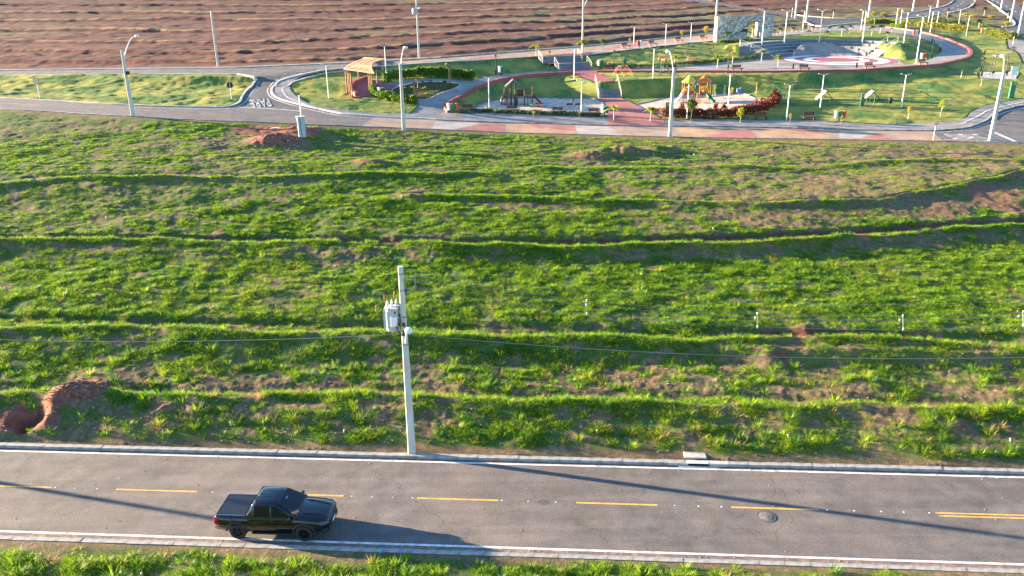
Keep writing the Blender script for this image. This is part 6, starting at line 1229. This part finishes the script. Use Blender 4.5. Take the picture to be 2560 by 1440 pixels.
P = GZ(1634, 284); t = thing('orange_panel', P, 'low orange and red play panel behind the palm at the pink path', 'play panel', rz=.3); MB().box((-.3, 0, .4), (.8, .12, .7)).build('panel', 'plastic_orange', t, .04); MB().box((.55, .1, .3), (.7, .12, .5)).build('panel', 'plastic_red', t, .04)
# green totems
for px, py, pt, w_, lb in ((1667, 292, 256, .5, 'dark green information totem at the left end of the red hedge'), (1562, 168, 140, .45, 'green totem standing behind the rope climber'), (2154, 266, 235, .5, 'green totem on the front side of the dog run'), (2527, 245, 204, .8, 'tall green totem at the right edge of the lawn'), (2545, 190, 160, .14, 'thin green post beside the notice board'), (2187, 62, 44, .4, 'small green totem in the yellow shrubs')):
    P = G(px, py); h = HT(P, px, pt); t = thing('totem_sign', P, lb, 'totem sign', rz=.2); MB().box((0, 0, h/2), (w_, .18 if w_ > .2 else .12, h)).build('panel', 'plastic_dgreen' if px < 2400 else 'plastic_green', t, .02)
    if w_ > .3: MB().lathe([(.001, .02), (.16, .0)], (w_*.1, -.1, h-.25), 12, 'Y').build('emblem', 'plastic_yellow', t); MB().box((0, -.1, h*.55), (w_*.4, .01, h*.4)).build('print', 'plastic_green' if px < 2400 else 'plastic_teal', t)
# ------------------------------------------------------------------ dog run
BLc, BRc, FRc, FLc = G(1930, 229), G(2291, 227), G(2372, 265), G(1976, 265)
t = thing('wire_fence', (0, 0, 0), 'green wire fence enclosing the dog run on the right lawn', 'fence')
for a, b, n_ in ((BLc, BRc, 7), (BRc, FRc, 4), (FRc, FLc, 8), (FLc, BLc, 3)):
    for k in range(n_): p = a.lerp(b, k/n_); p = Vector((p.x, p.y, bz(p.x, p.y))); MB().tube([p, p+Vector((0, 0, 1.1))], .03, 6).build('post', 'plastic_dgreen', t)
    pts = [Vector((q.x, q.y, bz(q.x, q.y))) for q in [a.lerp(b, k/10) for k in range(11)]]
    for z_, r_ in ((1.08, .028), (.72, .008), (.38, .008), (.05, .025)): MB().tube([p+Vector((0, 0, z_)) for p in pts], r_, 5).build('rail', 'plastic_dgreen', t)
    mb = MB(); L_ = (b-a).length; m_ = int(L_/.28)
    for k in range(m_): p = a.lerp(b, k/m_); z_ = bz(p.x, p.y); mb.bar((p.x, p.y, z_+.05), (p.x, p.y, z_+1.08), .008)
    mb.build('mesh_wires', 'plastic_dgreen', t)['kind'] = 'stuff'
for px, lb in ((2062, 'left white and dark A shaped ramp in the dog run'), (2179, 'right white and dark A shaped ramp in the dog run')):
    P = GZ(px, 249); P.z = bz(P.x, P.y); t = thing('agility_ramp', P, lb, 'dog ramp', rz=-.1); MB().bar((-1.15, 0, .05), (0, .1, 1.15), .9, .06).build('ramp_board', 'plastic_white', t); MB().bar((0, .1, 1.15), (1.05, .0, .05), .9, .06).build('ramp_board', 'plastic_dgreen', t); MB().bar((-1.2, -.3, .02), (1.1, -.3, .02), .05).build('frame', 'black_metal', t)
for px in (2165, 2184): P = G(px, 265); t = thing('gate_post', P, ('left' if px < 2170 else 'right')+' dark green gate post of the dog run', 'gate post'); MB().tube([(0, 0, 0), (.05, 0, 1.15)], .07, 7).build('post', 'plastic_dgreen', t); MB().lathe([(.001, .08), (.09, .02), (.09, -.05)], (.05, 0, 1.15), 8).build('cap', 'plastic_dgreen', t)
P = G(2224, 266); t = thing('waste_post', P, 'black litter bin on a thin post in the dog run', 'litter bin'); MB().tube([(0, 0, 0), (0, 0, .9)], .035, 6).build('post', 'black_metal', t); MB().lathe([(.2, .4), (.26, .85), (.27, 1.0), (.1, 1.1), (.001, 1.12)], n=12).build('bin', 'black_metal', t)
# ------------------------------------------------------------------ gym, board, bike rack
P = G(2494, 190); t = thing('exercise_rack', (P.x, P.y, P.z+.06), 'dark steel exercise frame standing on the concrete slab', 'gym equipment', rz=-.1)
for x in (-.85, .85):
    for y in (-.45, .45): MB().tube([(x*1.15, y, 0), (x, y, 2.75)], .055, 6).build('post', 'black_metal', t)
    for z_ in (.6, 1.2, 1.8): MB().bar((x*1.1, -.45, z_), (x*1.1, .45, z_), .04).build('cross_tie', 'black_metal', t)
MB().box((0, 0, 2.8), (2.0, 1.0, .12)).build('top_panel', 'steel_grey', t, .02)
for x in (-1.0, .8): MB().box((x, -.6, .55), (.4, .3, .35)).build('seat', 'black_metal', t, .05)
P = G(2518, 188); t = thing('gym_machine', (P.x, P.y, P.z+.06), 'small dark exercise machine right of the gym frame', 'gym equipment'); MB().tube([(0, 0, 0), (0, 0, 1.5)], .08, 7).build('column', 'black_metal', t); MB().bar((-.5, 0, 1.5), (.6, 0, 1.6), .06).build('handle', 'black_metal', t); MB().box((.2, -.3, .6), (.35, .3, .1)).build('seat', 'black_metal', t); MB().bar((0, 0, .6), (.2, -.3, .58), .06).build('bracket', 'black_metal', t)
P = G(2532, 197); t = thing('notice_board', (P.x, P.y, P.z+.06), 'blank white notice board at the right end of the gym slab', 'notice board', rz=.1)
for x in (-.4, .4): MB().tube([(x, .05, 0), (x, .05, 1.0)], .03, 6).build('post', 'steel_grey', t)
MB().box((0, 0, 1.05), (.95, .05, 1.25)).build('board', 'plastic_white', t, .01)
P = G(2531, 133); t = thing('bike_rack', P, 'black arched bicycle rack beside the right path', 'bike rack')
for s in (-.5, .0, .5): MB().tube([(-.3+s, s, 0), (-.25+s, s, .8), (.0+s, s, 1.0), (.25+s, s, .8), (.3+s, s, 0)], .05, 6).build('hoop', 'black_metal', t)
# ------------------------------------------------------------------ stone wall with doorway
A = G(1790, 104); B = G(1929, 91); A.z = B.z = 0; d = (B-A); Lw = d.length; dn = d.normalized(); ang = math.atan2(dn.y, dn.x); z0 = 10.3; hA = HT(Vector((A.x, A.y, z0)), 1790, 42); hB = HT(Vector((B.x, B.y, z0)), 1929, 36)
t = thing('stone_wall', (A.x, A.y, z0), 'rough grey stone wall with a doorway and cream end piers', 'stone wall', rz=ang)
def wx(px): # distance along the wall of a picture column
    r_ = ray(px, 80); a = math.atan2(r_.x, r_.y); best = min(np.linspace(0, Lw, 400), key=lambda s: abs(math.atan2(A.x+dn.x*s, A.y+dn.y*s)-a)); return float(best)
o0, o1 = wx(1867), wx(1890); hh = lambda s: hA+(hB-hA)*s/Lw; zo = hh(o0)*.72
def wbox(a, b, za, zb, m, nm, th=.4, y=0): return MB().add([(a, y-th/2, za), (b, y-th/2, za), (b, y+th/2, za), (a, y+th/2, za), (a, y-th/2, zb if zb else hh(a)), (b, y-th/2, zb if zb else hh(b)), (b, y+th/2, zb if zb else hh(b)), (a, y+th/2, zb if zb else hh(a))], [(0, 3, 2, 1), (4, 5, 6, 7), (0, 1, 5, 4), (1, 2, 6, 5), (2, 3, 7, 6), (3, 0, 4, 7)]).build(nm, m, t)
wbox(0, o0, -.4, None, 'step_grey', 'wall_core', .34); wbox(o1, Lw, -.4, None, 'step_grey', 'wall_core', .34); wbox(o0, o1, zo, None, 'step_grey', 'lintel', .34)
wbox(-.35, 0, -.4, hA+.05, 'cream_wall', 'end_pier', .7); wbox(o1-.05, o1+.3, -.1, zo, 'cream_wall', 'door_reveal', .5); wbox(o1+.3, o1+2.6, -.1, 1.3, 'cream_wall', 'low_panel', .12, -.6)
r_ = random.Random(12); mb = MB(); rows_ = 13
for face in (-1, 1):
    for j in range(rows_):
        s = r_.uniform(-.3, 0)
        while s < Lw:
            w_ = r_.uniform(.28, .72); H_ = hh(min(max(s, 0), Lw))/rows_; a, b = max(s, 0), min(s+w_, Lw); s += w_
            za, zb_ = j*H_-.05, (j+1)*H_-.05
            if b-a < .08 or (b > o0 and a < o1 and za < zo-.1): continue
            g_ = .03; j1 = lambda: r_.uniform(-.055, .055); yo = face*(.17+r_.uniform(.02, .10)); yi = face*.15
            c4 = [(a+g_+j1(), za+g_+j1()), (b-g_+j1(), za+g_+j1()), (b-g_+j1(), zb_-g_+j1()), (a+g_+j1(), zb_-g_+j1())]; V = [(x, yi, z) for x, z in c4]+[(x+(.0), yo+r_.uniform(-.02, .02), z) for x, z in c4]
            mb.add(V, [(4, 5, 6, 7), (0, 1, 5, 4), (1, 2, 6, 5), (2, 3, 7, 6), (3, 0, 4, 7)] if face < 0 else [(7, 6, 5, 4), (4, 5, 1, 0), (5, 6, 2, 1), (6, 7, 3, 2), (7, 4, 0, 3)])
mb.build('stones', 'stone', t)['kind'] = 'stuff'
# ------------------------------------------------------------------ signs
def sign(px, py, pt, lb, face='front', txt=None, m='plastic_white', rim='plastic_red', rad=.36, rz=0.0):
    P = G(px, py); h = HT(P, px, pt); t = thing('road_sign', P, lb, 'road sign', rz=rz); MB().tube([(0, .05, -.1), (0, .05, h-.1)], .035, 7).build('post', 'white_metal', t)
    if face == 'front': MB().lathe([(.001, -.012), (rad, -.012), (rad, .02), (.001, .02)], (0, 0, h-rad), 24, 'Y', False).build('rim', rim, t); MB().lathe([(.001, -.018), (rad*.78, -.018)], (0, 0, h-rad), 24, 'Y', False).build('disc', m, t)
    else: MB().lathe([(.001, .07), (rad, .07), (rad, .1), (.001, .1)], (0, 0, h-rad), 8, 'Y', False).build('plate', 'black_metal', t)
    if txt: text(txt, rad*1.0, 'black_metal', 'numerals', t, (0, -.024, h-rad), (R(90), 0, 0), .002)
    return t
sign(99, 245, 194, 'round speed limit sign with red rim on the left grass island', txt='30'); s2 = sign(579, 251, 204, 'black back of a sign at the tip of the left grass island', 'back', rad=.42)
sign(2333, 352, 302, 'small round sign with red rim on the paver street', txt='30', rad=.27); sign(2532, 112, 80, 'black back of a sign on the far right pavement', 'back', rad=.42)
sign(2082, 47, 22, 'thin sign post with small plate beyond the upper road', 'back', rad=.3); sign(1979, 44, 14, 'dark narrow sign post beside the pair of tall poles', 'back', rad=.25); sign(2366, 55, 20, 'small red sign above the far shrub belt', txt=None, rad=.35, m='plastic_red'); sign(2518, 47, 25, 'black topped sign on the tip of the green wedge', 'back', rad=.35)
# concrete meter post with conduit by the dirt pile
P = GZ(757, 350); P.z -= .1; h = HT(P, 757, 292); t = thing('concrete_post', P, 'stubby grey concrete post with square holes at the red dirt pile', 'concrete post', rz=.35)
mb = MB(); mb.box((0, 0, h/2), (.75, .52, h)); mb.build('shaft', 'tank_grey', t, .02); MB().box((0, 0, h+.03), (.95, .75, .08)).build('cap', 'concrete_light', t, .01)
for k in range(7): MB().box((-.10, -.262, h*(.22+.11*k)), (.10, .01, .14)).build('hole', 'hole_black', t); MB().box((-.378, .05 if k % 2 else -.1, h*(.22+.11*k)), (.01, .1, .12)).build('hole', 'hole_black', t)
MB().tube([(.1, .1, h), (.1, .1, h+HT(P, 757, 240)-h)], .06, 8).build('conduit', 'white_metal', t); MB().lathe([(.1, -.03), (.12, .05), (.001, .1)], (.1, .1, HT(P, 757, 240)), 8).build('conduit_cap', 'white_metal', t)
# ------------------------------------------------------------------ survey pegs, sticks, rubble
pegs = [(577, 1058, 'small white survey peg before the kerb, left of the near pole'), (860, 1080, 'white rag on the verge left of the near pole'), (1493, 1083, 'white survey peg in line with the storm drain verge, leftmost of the right row'), (1970, 1095, 'white survey peg right of the storm drain'), (2525, 1105, 'rounded white peg near the right end of the verge'), (563, 300, 'white peg at the edge of the left street'), (1735, 388, 'pale peg near the mounds below the paver street'), (1783, 575, 'thin white stake above the third grass ridge'), (2096, 585, 'white stake on the bending grass ridge'), (265, 545, 'left white peg on the upper left slope'), (576, 553, 'white peg on the middle left slope'), (355, 1436, 'white bag scrap at the bottom edge'), (1005, 500, 'small white stake near the reddish mound'), (1868, 1093, 'small broken white peg right of the drain')]
for px, py, lb in pegs:
    P = GZ(px, py); t = thing('survey_peg', P, lb, 'survey peg'); MB().lathe([(.045, -.05), (.042, .14), (.03, .17), (.001, .17)], n=9).build('tube', 'concrete_light', t); t.rotation_euler = (rnd.uniform(-.2, .2), rnd.uniform(-.2, .2), 0)
for px, lb, tl_ in ((955, 'left blue plastic stick lying over the near kerb', .5), (1001, 'right blue plastic stick lying over the near kerb', -.3)):
    P = at(px, 1380, .16); t = thing('blue_stick', P, lb, 'plastic stick'); MB().tube([(-.12 if tl_ > 0 else .06, -.2, -.02), (.10 if tl_ > 0 else -.06, .12, .08)], .022, 7).build('stick', 'plastic_blue', t)
for (px, py, w_, h_) in ((690, 325, 1.0, .08), (650, 285, .7, .07)):
    P = GZ(px, py); t = thing('concrete_slab', P+Vector((0, 0, .03)), 'pale concrete slab lying '+('in the grass' if py > 300 else 'on the street')+' left of the concrete post', 'concrete slab', rz=.1); MB().box((0, 0, 0), (w_, .5, h_)).build('slab', 'concrete_light', t, .01)
r_ = random.Random(9); mb = MB(); lump = MB()
def scat(mb_, cx, cy, sx, sy, n_, s0, s1):
    for i in range(n_):
        P = GZ(cx+r_.gauss(0, sx), cy+r_.gauss(0, sy)); s = r_.uniform(s0, s1); V = [P+Vector((r_.uniform(.6, 1)*s*a, r_.uniform(.6, 1)*s*b, r_.uniform(.5, .9)*s*c)) for a in (-1, 1) for b in (-1, 1) for c in (-.3, 1)]; mb_.add(V, [(0, 1, 3, 2), (4, 6, 7, 5), (0, 4, 5, 1), (2, 3, 7, 6), (0, 2, 6, 4), (1, 5, 7, 3)])
scat(mb, 700, 358, 28, 8, 26, .05, .14); scat(mb, 770, 325, 8, 5, 10, .05, .12); scat(mb, 715, 372, 14, 4, 8, .06, .16); scat(mb, 1560, 405, 90, 14, 26, .04, .12)
tag(mb.build('rubble', 'rubble'), kind='stuff')
scat(lump, 205, 985, 26, 12, 320, .03, .09); scat(lump, 145, 1010, 22, 16, 120, .02, .06); scat(lump, 60, 1035, 30, 12, 60, .02, .05); scat(lump, 1000, 1000, 600, 60, 300, .02, .06); scat(lump, 700, 352, 30, 10, 160, .03, .08)
tag(lump.build('soil_clods', 'brown_dirt'), kind='stuff')
stn = MB(); 
for cx, cy, sx, sy, n_ in ((600, 1010, 500, 70, 420), (1700, 960, 600, 90, 500), (1800, 480, 500, 60, 260), (500, 560, 500, 60, 120)): scat(stn, cx, cy, sx, sy, n_, .015, .05)
tag(stn.build('field_stones', 'rubble'), kind='stuff')
